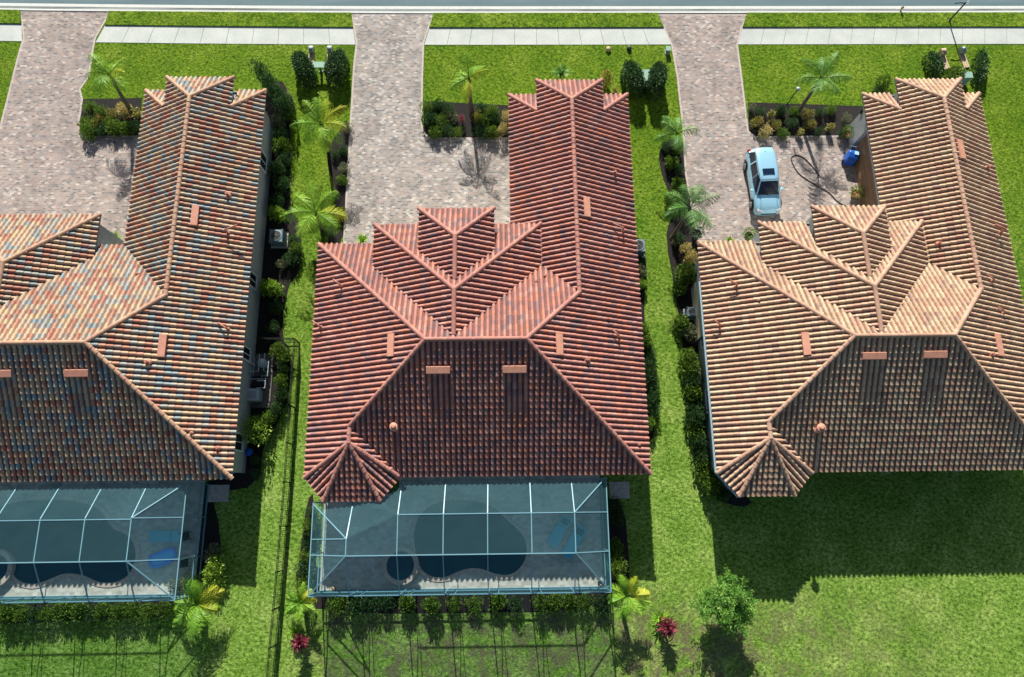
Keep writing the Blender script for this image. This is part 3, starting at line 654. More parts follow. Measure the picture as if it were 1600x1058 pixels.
# ---------------------------------------------------------------- pool cages
def cage(label, dx, base, flat, ribs_n, wallx0, wallx1, yb0, yback, right_hip, left_oct, posts):
    root=thing('pool_cage', label, 'screen enclosure', (dx,0,0), 0, 'white-framed screen enclosures over pools')
    zt=2.9; ZF=4.25; f=.052
    (x0,x1,y0)=(wallx0,wallx1,base)
    P=lambda x,y,z:(x,y,z)
    fl=flat   # list of top polygon: front-left ... ordered: L, (mid), R, Rs, Ls
    mb=MB()
    n_=len(fl)
    for i in range(n_):
        a=fl[i]; b=fl[(i+1)%n_]
        if left_oct and i==0: continue
        if left_oct or True: mb.bar((a[0],a[1],ZF),(b[0],b[1],ZF),f,f)
    # eave beam round the outside
    yr=1.95
    mb.bar((x1,yr,zt),(x1,y0,zt),f,.1); mb.bar((x0,yb0,zt),(x0,y0,zt),f,.1); mb.bar((x0,y0,zt),(x1,y0,zt),f,.1)
    mb.build('ring_beam',M_FRAME,root)
    ya=flat[-1][1]; yt=.06
    # ribs: from the eave over the flat and down to the wall
    for x in posts:
        m2=MB(); yn=yt
        if left_oct and x<-7: yn=-1.15
        if not(left_oct and x<-7): m2.bar((x,yr,zt),(x,yn,ZF),f,f)
        else: m2.bar((x+.02,.75,zt+.1),(x,yn,ZF),f,f)
        if abs(x-flat[0][0])>.05 and abs(x-flat[-2][0])>.05: m2.bar((x,yn,ZF+.003),(x,ya,ZF+.003),f*.95,f*.95)
        m2.bar((x,ya,ZF),(x,y0,zt),f,f)
        m2.bar((x,y0,zt),(x,y0,0),.06,.06)
        m2.build('roof_rib',M_FRAME,root)
    m2=MB(); R_=flat[-2]
    fR=[p for p in fl if p[0]==max(q[0] for q in fl)]; xr=fR[0][0]
    for q in (((x1,yr,zt),(xr,yt,ZF)),((x1,y0,zt),(xr,ya,ZF)),((x1,yt,zt),(xr,yt,ZF)),((x1,ya,zt),(xr,ya,ZF))):
        m2=MB(); m2.bar(q[0],q[1],f,f); m2.build('corner_bar',M_FRAME,root)
    if left_oct:
        m2=MB(); xl=XQ
        for q in (((x0,yb0-.1,zt),(xl,-1.15,ZF)),((x0,y0,zt),(xl,ya,ZF)),((x0,-1.2,zt),(xl,-1.15,ZF)),((x0,ya,zt),(xl,ya,ZF)),((x0,yb0,zt),(x0+.9,yb0,zt))):
            m2=MB(); m2.bar(q[0],q[1],f,f); m2.build('corner_bar',M_FRAME,root)
    # wall posts and chair rail
    m2=MB(); m2.bar((x0,y0,1.03),(x1,y0,1.03),.05,.06); m2.bar((x1,y0,1.03),(x1,yr,1.03),.05,.06); m2.bar((x0,y0,1.03),(x0,yb0,1.03),.05,.06)
    m2.bar((x0,y0,.05),(x1,y0,.05),.05,.1); m2.bar((x1,y0,.05),(x1,yr,.05),.05,.1); m2.bar((x0,y0,.05),(x0,yb0,.05),.05,.1); m2.build('chair_rail',M_FRAME,root)
    for (px_,py_) in ((x0,y0),(x1,y0),(x1,ya),(x1,yt),(x0,ya),(x0,yb0),(x1,yr)):
        m2=MB(); m2.bar((px_,py_,0),(px_,py_,zt-.05),.06,.06); m2.build('post',M_FRAME,root)
    # brace shadows: double uprights of the screen wall
    for x in posts[:-1]:
        m2=MB(); m2.bar((x+.55,y0,.0),(x+.55,y0,zt-.05),.035,.035); m2.build('post',M_FRAME,root)
    def S(*p): m3=MB(); m3.quad([tuple(q) for q in p]); return m3.build('screen_panel',M_SCREEN,root)
    xs=[p for p in posts if (not left_oct or p>-7)]
    lim=[x for x in xs]
    if left_oct:
        S((x0,yb0,zt),(x0,-1.18,zt),(XQ,-1.15,ZF)); S((x0,-1.18,zt),(x0,ya,zt),(XQ,ya,ZF),(XQ,-1.15,ZF)); S((x0,ya,zt),(x0,y0,zt),(XQ,ya,ZF))
        S((x0,yb0,zt),(XQ,-1.15,ZF),(-8.3,.9,zt+.05),(x0+.9,yb0+.1,zt)); S((XQ,-1.15,ZF),(xs[0],yt,ZF),(xs[0],yr,zt),(-6.8,.9,zt+.05),(-8.3,.9,zt+.05))
        S((XQ,-1.15,ZF),(XQ,ya,ZF),(xs[0],ya,ZF),(xs[0],yt,ZF)); S((XQ,ya,ZF),(XQ,y0,zt),(xs[0],y0,zt),(xs[0],ya,ZF)); S((x0,y0,zt),(XQ,y0,zt),(XQ,ya,ZF))
    for a,b in zip(xs[:-1],xs[1:]):
        S((a,yr,zt),(b,yr,zt),(b,yt,ZF),(a,yt,ZF)); S((a,yt,ZF),(b,yt,ZF),(b,ya,ZF),(a,ya,ZF)); S((a,ya,ZF),(b,ya,ZF),(b,y0,zt),(a,y0,zt))
    S((xr,yr,zt),(x1,yr,zt),(xr,yt,ZF)); S((x1,yr,zt),(x1,yt,zt),(xr,yt,ZF)); S((xr,yt,ZF),(x1,yt,zt),(x1,ya,zt),(xr,ya,ZF)); S((xr,ya,ZF),(x1,ya,zt),(x1,y0,zt)); S((xr,ya,ZF),(x1,y0,zt),(xr,y0,zt))
    px=[x0]+[p for p in posts]+[x1]
    for a,b in zip(px[:-1],px[1:]): S((a,y0,.1),(b,y0,.1),(b,y0,zt),(a,y0,zt))
    S((x1,y0,.1),(x1,ya,.1),(x1,ya,zt),(x1,y0,zt)); S((x1,ya,.1),(x1,yr,.1),(x1,yr,zt),(x1,ya,zt)); S((x0,y0,.1),(x0,yb0,.1),(x0,yb0,zt),(x0,y0,zt))
    return root
XQ=-8.28
cage('white-framed screen cage joined to the back of the deep red roofed house',0,-4.14,[(XQ,-1.15),(-5.59,.06),(3.86,.06),(3.86,-2.02),(XQ,-2.02)],5,-10.48,5.83,.78,2,True,True,[XQ,-5.59,-3.16,-.8,1.54,3.86])
cage('white-framed screen cage behind the mottled roof, running off the left picture edge',-23.21,-4.23,[(-14.0,.0),(3.52,.0),(3.52,-2.13),(-14.0,-2.13)],5,-16.2,5.66,1.9,2,True,False,[-13.1,-10.7,-8.35,-5.98,-3.6,-1.27,1.08,3.52])
# pool decks, pools
def pool(label, dk, outline, spa, sr, extra=None):
    mb=MB(); mb.prism(dk,-.3,.05); props(mb.build('pool_deck',M_DECK),kind='structure')
    root=thing('swimming_pool', label, 'swimming pool', (0,0,0), 0, 'freeform swimming pools under screen cages')
    o=smooth_poly(outline,3); mb=MB(); mb.prism(offset_poly(o,.26),.0,.085); mb.build('coping',M_COPING,root)
    mb=MB(); mb.prism(o,.0,.089); mb.build('water',M_WATER,root)
    s=thing('spa_tub', ('round raised spa ring beside the middle cage pool' if dk[0][0]>-20 else 'round raised spa ring beside the left cage pool, cut by the picture edge'), 'spa', (spa[0],spa[1],0), 0, 'round spas joined to the pools')
    ring=MB(); n=36
    for i in range(n):
        a=2*math.pi*i/n; b=2*math.pi*(i+1)/n-.01
        ring.prism([(sr*math.cos(a),sr*math.sin(a)),((sr+.27)*math.cos(a),(sr+.27)*math.sin(a)),((sr+.27)*math.cos(b),(sr+.27)*math.sin(b)),(sr*math.cos(b),sr*math.sin(b))],0,.38)
    ring.build('spa_wall',M_COPING,s); mb=MB(); mb.lathe((0,0,0),[(sr+.02,.05),(sr+.02,.30)],36); mb.build('water',M_WATER,s)
pool('freeform pool with a round bay, under the cage behind the red roofed house',[(-10.6,-4.16),(5.88,-4.16),(5.88,5.1),(-6.2,5.1),(-6.2,1.3),(-10.6,1.3)],
   [(-4.89,-2.77),(-4.66,-3.17),(-4.1,-3.49),(-3.28,-3.5),(-2.65,-3.19),(-1.9,-2.99),(-1.16,-3.07),(-0.41,-3.37),(0.41,-3.45),(1.09,-3.0),(1.44,-2.25),(1.31,-1.27),(0.56,-0.6),(-0.01,-0.08),(-0.58,0.52),(-1.91,0.87),(-3.63,0.85),(-4.96,0.2),(-5.3,-1.26)], (-5.94,-2.8), .80)
pool('freeform pool with a wavy edge, under the cage behind the mottled roof',[(-40.0,-4.25),(-17.78,-4.25),(-17.78,5.1),(-40,5.1)],
   [(-28.5,-2.39),(-28.14,-3.27),(-27.13,-3.6),(-26.33,-3.4),(-25.47,-2.99),(-24.74,-3.0),(-24.06,-3.15),(-23.31,-3.51),(-22.46,-3.56),(-21.8,-3.32),(-21.43,-2.77),(-21.34,-1.95),(-21.67,-1.12),(-22.31,-0.75),(-22.85,-0.6),(-23.31,-0.01),(-23.77,0.61),(-25.26,1.11),(-27.16,1.21),(-29.01,1.05),(-30.41,0.51),(-30.09,-1.3)], (-29.23,-2.66), .80)

# ---------------------------------------------------------------- foliage builders
def leaf(mb, p, d, up, L, W, r):
    s=d.cross(up); 
    if s.length<1e-3: s=Vector((1,0,0))
    s.normalize(); mb.quad([p, p+d*L*.5+s*W*.5, p+d*L, p+d*L*.5-s*W*.5], r)
def blob(mb, c, rad, n, ls, rng, flat=1.0, shell=.55):
    for i in range(n):
        v=Vector((rng.gauss(0,1),rng.gauss(0,1),rng.gauss(0,1)))
        v.normalize(); k=rng.uniform(shell,1)**.6*(1+.22*math.sin(v.x*5+c[0]*3)*math.cos(v.y*4+c[1]*5)+rng.uniform(-.08,.12))
        p=Vector((c[0]+v.x*rad[0]*k,c[1]+v.y*rad[1]*k,max(.03,c[2]+v.z*rad[2]*k)))
        d=(v+Vector((rng.uniform(-.9,.9),rng.uniform(-.9,.9),rng.uniform(-.5,.9)))).normalized()
        leaf(mb,p,d,Vector((rng.uniform(-1,1),rng.uniform(-1,1),rng.uniform(-.3,1))).normalized(),ls*rng.uniform(.6,1.4),ls*rng.uniform(.35,.6),rng.random())
PROTO={}
def shrub_proto(kind, m, n=620, ls=.13, lobes=5, seed=0, spiky=False):
    rng=random.Random(seed); mb=MB()
    if spiky:
        for i in range(n//4):
            a=rng.uniform(0,2*math.pi); e=rng.uniform(.15,1.35); d=Vector((math.cos(a)*math.cos(e),math.sin(a)*math.cos(e),math.sin(e)))
            b=Vector((rng.uniform(-.35,.35),rng.uniform(-.35,.35),rng.uniform(.1,.9))); L=rng.uniform(.3,.6)
            s=Vector((-math.sin(a),math.cos(a),0)); r=rng.random(); W=.05
            p1=b+d*L*.6; p2=b+d*L+Vector((0,0,-.12))
            mb.quad([b-s*W*.5,b+s*W*.5,p1+s*W,p1-s*W],r); mb.quad([p1-s*W,p1+s*W,p2],r)
    else:
        for k in range(lobes):
            a=2*math.pi*k/lobes+rng.uniform(-.5,.5); q=rng.uniform(.25,.55) if k else 0
            c=(math.cos(a)*q,math.sin(a)*q,rng.uniform(.38,.62)); rr=rng.uniform(.40,.62)
            blob(mb,c,(rr,rr,rr*.8),n//lobes,ls,rng)
    st=MB()
    for k in range(5):
        a=rng.uniform(0,6.28); st.tube([(0,0,0),(math.cos(a)*.15,math.sin(a)*.15,.25),(math.cos(a)*.35,math.sin(a)*.35,.6)],[.03,.02,.01],5)
    root=thing('shrub','x','shrub'); mb.build('foliage',m,root,rnd=True); st.build('stem',M_TRUNK,root)
    root.hide_render=False; return root
KIND={'dark':(L_DARK,1300,.15,6),'green':(L_GREEN,1200,.17,6),'lime':(L_LIME,1100,.17,6),'croton':(L_CROTON,800,.20,5),'flower':(L_FLOWER,800,.17,5),'dusty':(L_DUSTY,900,.16,5),'red':(L_RED,520,.2,4)}
POOL={}
def get_shrub(kind, var):
    k=(kind,var)
    if k in POOL: return copy_tree(POOL[k])
    m,n,ls,lb=KIND[kind]; o=shrub_proto(kind,m,n,ls*(1,1.25,.85)[var],lb,seed=var*17+len(kind),spiky=(kind=='red' or (kind=='croton' and var==1))); POOL[k]=o; return o
ADJ={'dark':'dark green','green':'mid green','lime':'bright lime green','croton':'yellow-mottled','flower':'pale yellow flowering','dusty':'dusty grey-green','red':'red-leaved'}
ORD=['first','second','third','fourth','fifth','sixth','seventh','eighth','ninth','tenth','eleventh','twelfth','thirteenth','fourteenth','fifteenth','sixteenth','seventeenth','eighteenth','nineteenth','twentieth','twenty-first','twenty-second','twenty-third','twenty-fourth','twenty-fifth','twenty-sixth','twenty-seventh','twenty-eighth']
srng=random.Random(5)
def shrub(p, h, r, kind, label, group=None, ry=None):
    o=get_shrub(kind, srng.randrange(3)); o.location=(p[0],p[1],0); r*=1.12; h*=srng.uniform(.8,1.2); r*=srng.uniform(.88,1.12); o.scale=(r,ry or r*srng.uniform(.9,1.1),h); o.rotation_euler=(0,0,srng.uniform(0,6.28) if ry is None else 0)
    props(o,label,'shrub',group or 'garden shrubs'); o.name='shrub'; return o
def row(pts, where, way, group):
    # pts: (pos, h, r, kind); label counts along the row
    tot={}
    for p,h,r,k in pts: tot[k]=tot.get(k,0)+1
    cnt={}
    for p,h,r,k in pts:
        i=cnt.get(k,0); cnt[k]=i+1
        num='' if tot[k]==1 else ORD[i]+' '
        tail='' if tot[k]==1 else ', '+way
        shrub(p,h,r,k,'%s%s shrub %s%s'%(num,ADJ[k],where,tail),group)
row([((-28.02,27.36),.7,.5,'green'),((-27.14,26.92),.7,.5,'green'),((-26.38,26.72),.7,.5,'croton'),((-25.57,27.11),.8,.5,'flower'),((-24.66,26.71),.8,.5,'croton'),((-28.01,26.04),.7,.55,'green'),((-27.25,26.14),.7,.5,'croton'),((-26.46,26.04),.6,.5,'green'),((-27.71,25.38),.7,.55,'green'),((-26.89,25.61),.7,.5,'dark'),((-26.03,25.61),.8,.55,'green'),((-25.22,25.61),.8,.5,'green'),((-24.54,25.7),.8,.45,'dark')],
    'in bed by the left drive','from front left','shrubs in the bed by the left drive')
pts=[]
for i,(a,b) in enumerate([(668,165),(682,162),(698,165),(716,163),(752,166),(768,168),(786,172),(670,180),(686,182),(704,178),(742,182),(760,184),(778,186),(676,196),(692,200),(708,198),(724,202),(745,202),(762,200),(778,203),(790,200)]): pass
row([((-4.9,27.13),.7,.5,'green'),((-4.2,27.28),.7,.5,'dark'),((-3.49,27.03),.7,.5,'dark'),((-1.22,27.02),.7,.5,'dark'),((-0.52,26.82),.8,.5,'green'),((-4.71,26.25),.7,.55,'dark'),((-3.92,26.24),.7,.5,'green'),((-3.22,26.34),.6,.45,'dusty'),((-2.53,26.24),.6,.35,'red'),((-1.52,26.43),.7,.45,'croton'),((-0.96,26.13),.8,.5,'green'),((-0.26,26.23),.7,.5,'dark'),((0.57,26.36),.9,.4,'flower'),((-4.35,25.42),.7,.55,'green'),((-3.57,25.32),.7,.5,'dark'),((-2.87,25.32),.6,.5,'green'),((-1.31,25.31),.7,.5,'dark'),((-0.52,25.21),.7,.45,'green'),((0.26,25.34),.9,.4,'flower')],
    'in square bed by middle drive','from front left','shrubs in the bed by the middle drive')
row([((17.54,27.17),.5,.35,'dusty'),((18.13,26.82),.6,.45,'dark'),((18.81,26.52),.6,.4,'croton'),((19.56,26.91),.6,.4,'dark'),((20.44,26.81),.6,.4,'green'),((21.31,26.61),.6,.45,'croton'),((22.22,26.8),.6,.4,'dark'),((23.05,27.0),.6,.4,'green'),((17.81,25.92),.6,.4,'croton'),((18.99,25.77),.6,.4,'croton'),((20.25,25.91),.6,.45,'dark'),((21.47,25.76),.6,.4,'croton'),((18.31,25.13),.6,.45,'flower'),((19.54,25.13),.6,.45,'green'),((20.69,25.17),.6,.4,'croton'),((21.94,25.22),.6,.4,'dark'),((22.77,25.51),.6,.4,'croton'),((23.55,25.1),.7,.4,'dark'),((24.03,26.33),.6,.35,'dusty')],
    'in square bed by right drive','from front left','shrubs in the bed by the right drive')
row([((-16.01,29.07),2.6,.6,'dark'),((-15.44,28.34),2.6,.65,'dark'),((-14.91,27.63),2.5,.65,'dark'),((-14.54,27.06),2.2,.6,'dark'),((-14.45,27.69),1.2,.4,'dusty')],
    'at front corner of mottled-roof house','from the street','tall hedge at the corner')
row([((-15.13,26.06),.9,.5,'dusty'),((-14.57,26.64),.6,.35,'green'),((-14.81,25.19),1,.5,'dark'),((-14.72,24.21),1.2,.62,'green'),((-14.45,23.23),1,.5,'dark'),((-14.78,22.43),.9,.5,'dark'),((-14.53,21.36),.9,.5,'dark'),((-14.66,20.3),.9,.5,'dark'),((-14.6,19.26),1.0,.55,'lime'),((-13.49,17.5),.8,.5,'dark'),((-13.23,16.83),.7,.45,'green'),((-13.47,16.21),.7,.45,'dark'),((-14.05,15.82),.5,.35,'dusty'),((-14.55,14.06),1.2,.65,'lime'),((-14.25,12.86),.6,.4,'dark'),((-14.37,11.68),.7,.4,'dark')],
    'along right wall of mottled-roof house','from the street','shrubs along the right wall of the left house')
row([((-13.9,10.06),.9,.5,'green'),((-13.43,9.67),.8,.4,'green'),((-13.5,8.88),.9,.45,'dark'),((-13.53,8.08),.9,.45,'green'),((-13.51,7.29),.9,.45,'dark'),((-13.79,6.39),.9,.5,'dark'),((-14.13,5.85),.9,.45,'green'),((-14.68,5.15),1.6,.85,'lime'),((-14.22,5.09),.7,.4,'dark'),((-14.84,3.37),.5,.4,'dark'),((-14.66,2.46),.5,.4,'dark')],
    'inside black fence near pool pumps','from the street','shrubs by the pool machinery')
row([((-16.73,-2.07),1.0,.55,'dusty'),((-16.57,-2.66),1.0,.6,'lime'),((-16.62,-3.28),1.0,.55,'lime'),((-17.91,-3.64),1.1,.55,'green'),((-18.65,-3.77),.9,.4,'dusty')],
    'at right end of left pool cage','from the house','shrubs at the left cage')
row([((-10.31,25.64),.6,.35,'dusty'),((-10.59,23.91),.5,.35,'dark'),((-11.14,23.68),.5,.35,'dark'),((-10.48,22.63),.5,.35,'dusty'),((-10.53,21.78),.5,.35,'green'),((-10.58,19.46),.5,.4,'green'),((-11.23,17.97),.6,.45,'dark'),((-11.58,17.53),.6,.35,'green'),((-11.63,14.6),.8,.35,'green'),((-11.91,15.81),.7,.3,'dark')],
    'in curved bed left of middle drive','from the street','shrubs left of the middle drive')
row([((9.06,15.92),.6,.4,'dark'),((9.09,15.04),.7,.4,'dusty'),((9.11,14.27),.7,.4,'lime'),((8.98,11.14),.9,.45,'green'),((9.06,10.43),.9,.5,'green'),((9.13,9.69),.9,.55,'dark'),((9.16,8.95),.9,.55,'dark'),((9.2,8.22),.9,.6,'dark'),((9.23,7.5),.9,.6,'dark'),((9.26,6.79),.9,.6,'dark'),((9.14,6.08),.9,.55,'dark'),((9.03,5.21),1.0,.5,'lime')],
    'along right wall of red-roof house','from the street','shrubs along the right wall of the middle house')
row([((11.38,24.19),.6,.4,'dark'),((11.97,23.9),.7,.4,'green'),((11.64,22.94),.7,.4,'green'),((12.13,22.46),.7,.4,'dark'),((11.93,21.32),.8,.45,'green'),((11.35,20.39),.9,.5,'lime'),((11.78,17.42),.5,.35,'dark'),((11.51,17.15),.5,.3,'dusty'),((12.11,16.66),.8,.4,'flower'),((12.43,16.04),.9,.45,'flower'),((11.88,14.87),1.1,.6,'green'),((11.54,14.08),.8,.5,'green'),((11.51,11.53),.8,.5,'green'),((11.9,10.93),.7,.5,'dusty'),((11.64,9.4),1,.55,'green'),((11.78,8.62),1,.6,'green'),((11.84,7.86),1,.6,'dark'),((11.86,7.1),1,.6,'green'),((11.84,6.35),1,.6,'dark'),((11.9,5.6),1,.6,'dark'),((11.92,4.87),1,.6,'green'),((11.94,4.13),1,.6,'dark'),((11.99,3.41),1,.6,'dark'),((12.09,2.69),1,.6,'green'),((12.26,2.01),1,.6,'green'),((12.55,1.38),1,.6,'green'),((13.0,1.0),.9,.5,'dark')],
    'in long bed left of tan-roof house','from the street','shrubs along the left wall of the right house')
row([(G(x_,944,.7),.95,.52,k) if 0 else None for x_,k in []],'','','')if 0 else None
row([((-9.43,-4.87),.95,.55,'green'),((-8.38,-4.92),.9,.5,'dark'),((-7.59,-4.9),.9,.5,'dark'),((-6.65,-4.84),.9,.5,'dark'),((-5.45,-4.89),.95,.55,'green'),((-4.11,-4.91),.95,.52,'green'),((-2.81,-4.9),.95,.5,'green'),((-1.65,-4.91),.95,.55,'green'),((-0.38,-4.86),.95,.5,'green'),((0.71,-4.91),.9,.5,'dark'),((2.06,-4.93),.95,.5,'green'),((2.89,-4.94),.95,.5,'green'),((3.73,-4.95),.95,.5,'green'),((4.68,-4.93),.95,.52,'green'),((5.67,-5.06),.8,.45,'dark')],
    'in row behind middle pool cage','from the left','shrubs in the row behind the middle cage')
row([((-27.92,-5.08),.95,.55,'green'),((-27.07,-5.1),.95,.5,'green'),((-26.49,-5.17),.9,.5,'dark'),((-25.73,-5.05),.95,.55,'green'),((-24.8,-5.06),.95,.55,'green'),((-23.88,-5.04),.95,.55,'green'),((-23.36,-5.22),.9,.5,'dark'),((-22.71,-5.02),.95,.52,'green'),((-21.89,-5.03),.95,.55,'green'),((-21.0,-5.01),.95,.55,'green'),((-20.11,-5.03),.95,.52,'green'),((-19.32,-5.0),.95,.52,'green'),((-18.61,-4.95),.95,.5,'green')],
    'in row behind left pool cage','from the left','shrubs in the row behind the left cage')
row([((-11.17,0.27),.8,.4,'dark'),((-11.27,-0.52),.8,.45,'green'),((-11.37,-1.38),.8,.45,'dark'),((-11.43,-2.15),.8,.45,'green'),((-11.45,-2.93),.8,.5,'dark'),((-11.41,-3.62),.8,.5,'green')],
    'against left side of middle cage','from the house','shrubs left of the middle cage')
row([((6.68,0.42),.8,.45,'dark'),((6.68,-0.38),.8,.45,'dark'),((6.52,-1.81),1.0,.5,'green'),((6.56,-2.44),1.0,.5,'green'),((6.57,-3.07),1.0,.5,'green'),((5.75,-5.31),.6,.4,'dark')],
    'against right side of middle cage','from the house','shrubs right of the middle cage')
row([((26.84,28.77),1.2,.55,'green'),((26.44,28.3),.9,.45,'dark'),((27.28,28.16),.8,.45,'green'),((7.53,29.23),1.2,.4,'croton'),((8.03,28.19),1.0,.45,'croton')],
    'near front end of house wing','from the right','shrubs by the front gables')
# clipped oval hedges screening the utility boxes
def hedge(p0,p1,h,wd,m,label,n=4200,seed=1,ls=.15):
    rng=random.Random(seed); root=thing('hedge',label,'hedge',(0,0,0),0,'hedges around the utility boxes'); mb=MB()
    for i in range(n):
        t=rng.random(); a=rng.uniform(0,2*math.pi); env=math.sin(math.pi*min(1,max(0,t*.86+.07)))**.5; e=rng.uniform(-.1,1)
        r=wd*env*math.cos(max(0,e-.35)*1.35)*rng.uniform(.85,1.08); z=max(.03,h*env**.3*math.sin(max(0.02,e)*1.45)*rng.uniform(.93,1.04))
        if rng.random()<.4: r*=rng.random()**.5; z=h*env**.3*rng.uniform(.9,1.05)
        c=Vector((p0[0]+(p1[0]-p0[0])*t,p0[1]+(p1[1]-p0[1])*t,0)); d=Vector((math.cos(a),math.sin(a),0)); p=c+d*r; p.z=z
        dd=(d+Vector((rng.uniform(-.8,.8),rng.uniform(-.8,.8),rng.uniform(0,1.2)))).normalized()
        leaf(mb,p,dd,Vector((rng.uniform(-1,1),rng.uniform(-1,1),rng.uniform(0,1))).normalized(),ls*rng.uniform(.6,1.3),ls*rng.uniform(.4,.6),rng.random())
    mb.build('foliage',m,root,rnd=True); st=MB()
    for k in range(4):
        t=.2+.2*k; c=(p0[0]+(p1[0]-p0[0])*t,p0[1]+(p1[1]-p0[1])*t); st.tube([(c[0],c[1],0),(c[0]+.05,c[1],h*.7)],[.05,.02],6)
    st.build('stem',M_TRUNK,root)
hedge((-13.86,30.81),(-13.07,29.29),1.35,.60,L_DARK,'clipped dark green hedge left of the pale green utility box beside the middle drive',seed=3)
hedge((-10.93,30.95),(-11.54,29.29),1.35,.60,L_DARK,'clipped dark green hedge right of the pale green utility box beside the middle drive',seed=4)
hedge((9.0,29.99),(9.57,28.28),1.4,.60,L_DARK,'clipped green hedge left of the large utility cabinet near the right drive',seed=5)
hedge((11.12,29.88),(10.75,28.17),1.4,.60,L_DARK,'clipped green hedge right of the large utility cabinet near the right drive',seed=6)
hedge((30.62,31.16),(30.98,29.76),.8,.45,L_DARK,'low dark hedge left of the utility boxes at the black post',n=1500,seed=7)
hedge((31.47,29.45),(32.53,29.75),.8,.45,L_GREEN,'low mid green hedge south of the utility boxes at the black post',n=1500,seed=8)
hedge((34.45,31.39),(33.73,28.99),.7,.40,L_DARK,'low brownish hedge on the far right side of the utility boxes at the black post',n=1500,seed=9)
# palms
def frond(mb, rng, L, az, el0, droop, base, lw=.032, ll=.5, n=36, roll=0.0):
    p=Vector(base); e=el0; step=L/n; r0=rng.uniform(.2,.8); side=Vector((-math.sin(az),math.cos(az),0)); prev=p.copy(); pts=[p.copy()]
    for i in range(n):
        t=i/n; e=el0-droop*t**1.25; d=Vector((math.cos(az)*math.cos(e),math.sin(az)*math.cos(e),math.sin(e))); p=p+d*step; pts.append(p.copy())
        if t<.12: continue
        l=ll*math.sin(math.pi*min(1,(t*.85+.18)))**.7*rng.uniform(.85,1.15); up=side.cross(d).normalized()
        for s in (-1,1):
            dd=(side*s*1.0+d*.75-Vector((0,0,.30+.35*t))+up*rng.uniform(-.25,.35)+Vector((rng.uniform(-.2,.2),rng.uniform(-.2,.2),0))).normalized(); q=p+dd*l*.55; q2=p+dd*l+Vector((0,0,-.22*l))
            wv=d*lw; r=min(1,max(0,r0+rng.uniform(-.25,.25)))
            mb.quad([p-wv*.4,p+wv*.4,q+wv*.5,q-wv*.5],r); mb.quad([q-wv*.5,q+wv*.5,q2],r)
    k=mb.v; nn=len(mb.v)
    mb.tube(pts[::4],[.03-.003*i for i in range(len(pts[::4]))],5,cap=False)
def palm(base, top, h, R, m, label, nf=10, yellow=1, seed=0, trunk_r=.11, el=(.15,.95), group='slender palms in the front and side gardens', name='palm_tree', azs=None):
    rng=random.Random(seed); root=thing(name,label,'palm tree',(base[0],base[1],0),0,group)
    tx,ty=top[0]-base[0],top[1]-base[1]; pts=[]; rad=[]
    for i in range(9):
        t=i/8; pts.append((tx*t**1.3,ty*t**1.3,h*t)); rad.append(trunk_r*(1.35-.5*t) if i else trunk_r*1.6)
    mb=MB(); mb.tube(pts,rad,10); mb.build('trunk',M_TRUNK,root)
    mb=MB(); mb.tube([(tx,ty,h-.35),(tx,ty,h),(tx*1.02,ty*1.02,h+.25)],[trunk_r*.75,trunk_r*.9,.03],8); mb.build('crownshaft',m,root)
    for i in range(nf):
        az=azs[i] if azs else 2*math.pi*i/nf+rng.uniform(-.45,.45); e=rng.uniform(*el) if i%3 else rng.uniform(.6,1.1)
        mb=MB(); frond(mb,rng,R*rng.uniform(.85,1.1),az,e,rng.uniform(.8,2.1),(tx,ty,h+.05),ll=R*.33); mb.build('frond',(L_PALMY if i<yellow else m),root,rnd=True)
palm((-25.18,27.0),(-25.21,27.89),3.0,2.0,L_PALM,'bright green palm leaning over the bed in front of the mottled house',nf=9,yellow=1,seed=1)
palm((-1.9,27.01),(-1.94,27.54),3.0,1.65,L_PALM,'small green palm with yellow fronds in the square bed by the middle drive',nf=9,yellow=2,seed=2,azs=[-.1,-1.7,.9,1.7,2.5,3.2,.4,-2.6,1.3])
palm((-11.73,24.78),(-11.43,24.45),2.6,2.1,L_PALM,'yellow-green palm on the lawn strip left of the middle drive, the upper of two',nf=11,yellow=3,seed=3)
palm((-11.66,18.19),(-11.44,18.31),2.6,2.3,L_PALM,'yellow-green palm beside the middle drive, the lower of two near the air conditioner',nf=11,yellow=2,seed=4)
palm((11.7,23.99),(11.55,23.76),2.5,1.7,L_PALMD,'thin feathery palm leaning over the edge of the right drive, the upper of two',nf=7,yellow=0,seed=5)
palm((11.38,17.59),(11.77,18.19),3.2,2.15,L_PALMD,'large green palm at the left edge of the right drive, lower of two',nf=10,yellow=0,seed=6)
palm((20.84,26.93),(21.17,27.47),3.0,2.0,L_PALMD,'dark green palm standing in the square bed before the tan roofed house',nf=8,yellow=0,seed=7)
palm((-17.58,-5.39),(-17.05,-4.63),1.0,1.75,L_PALM,'broad bright yellow-green fan of fronds at the lower right corner of the left cage',nf=18,yellow=3,seed=8,el=(.5,1.3),group='low palms at the cage corners')
palm((-11.33,-5.24),(-11.33,-4.62),.9,1.15,L_PALM,'small bright palm at the lower left corner of the middle cage',nf=15,yellow=4,seed=9,el=(.5,1.3),group='low palms at the cage corners')
palm((6.86,-5.32),(6.9,-4.46),1.5,1.4,L_PALM,'bright yellow-green palm at the lower right corner of the middle cage',nf=15,yellow=4,seed=10,el=(.4,1.2),group='low palms at the cage corners')
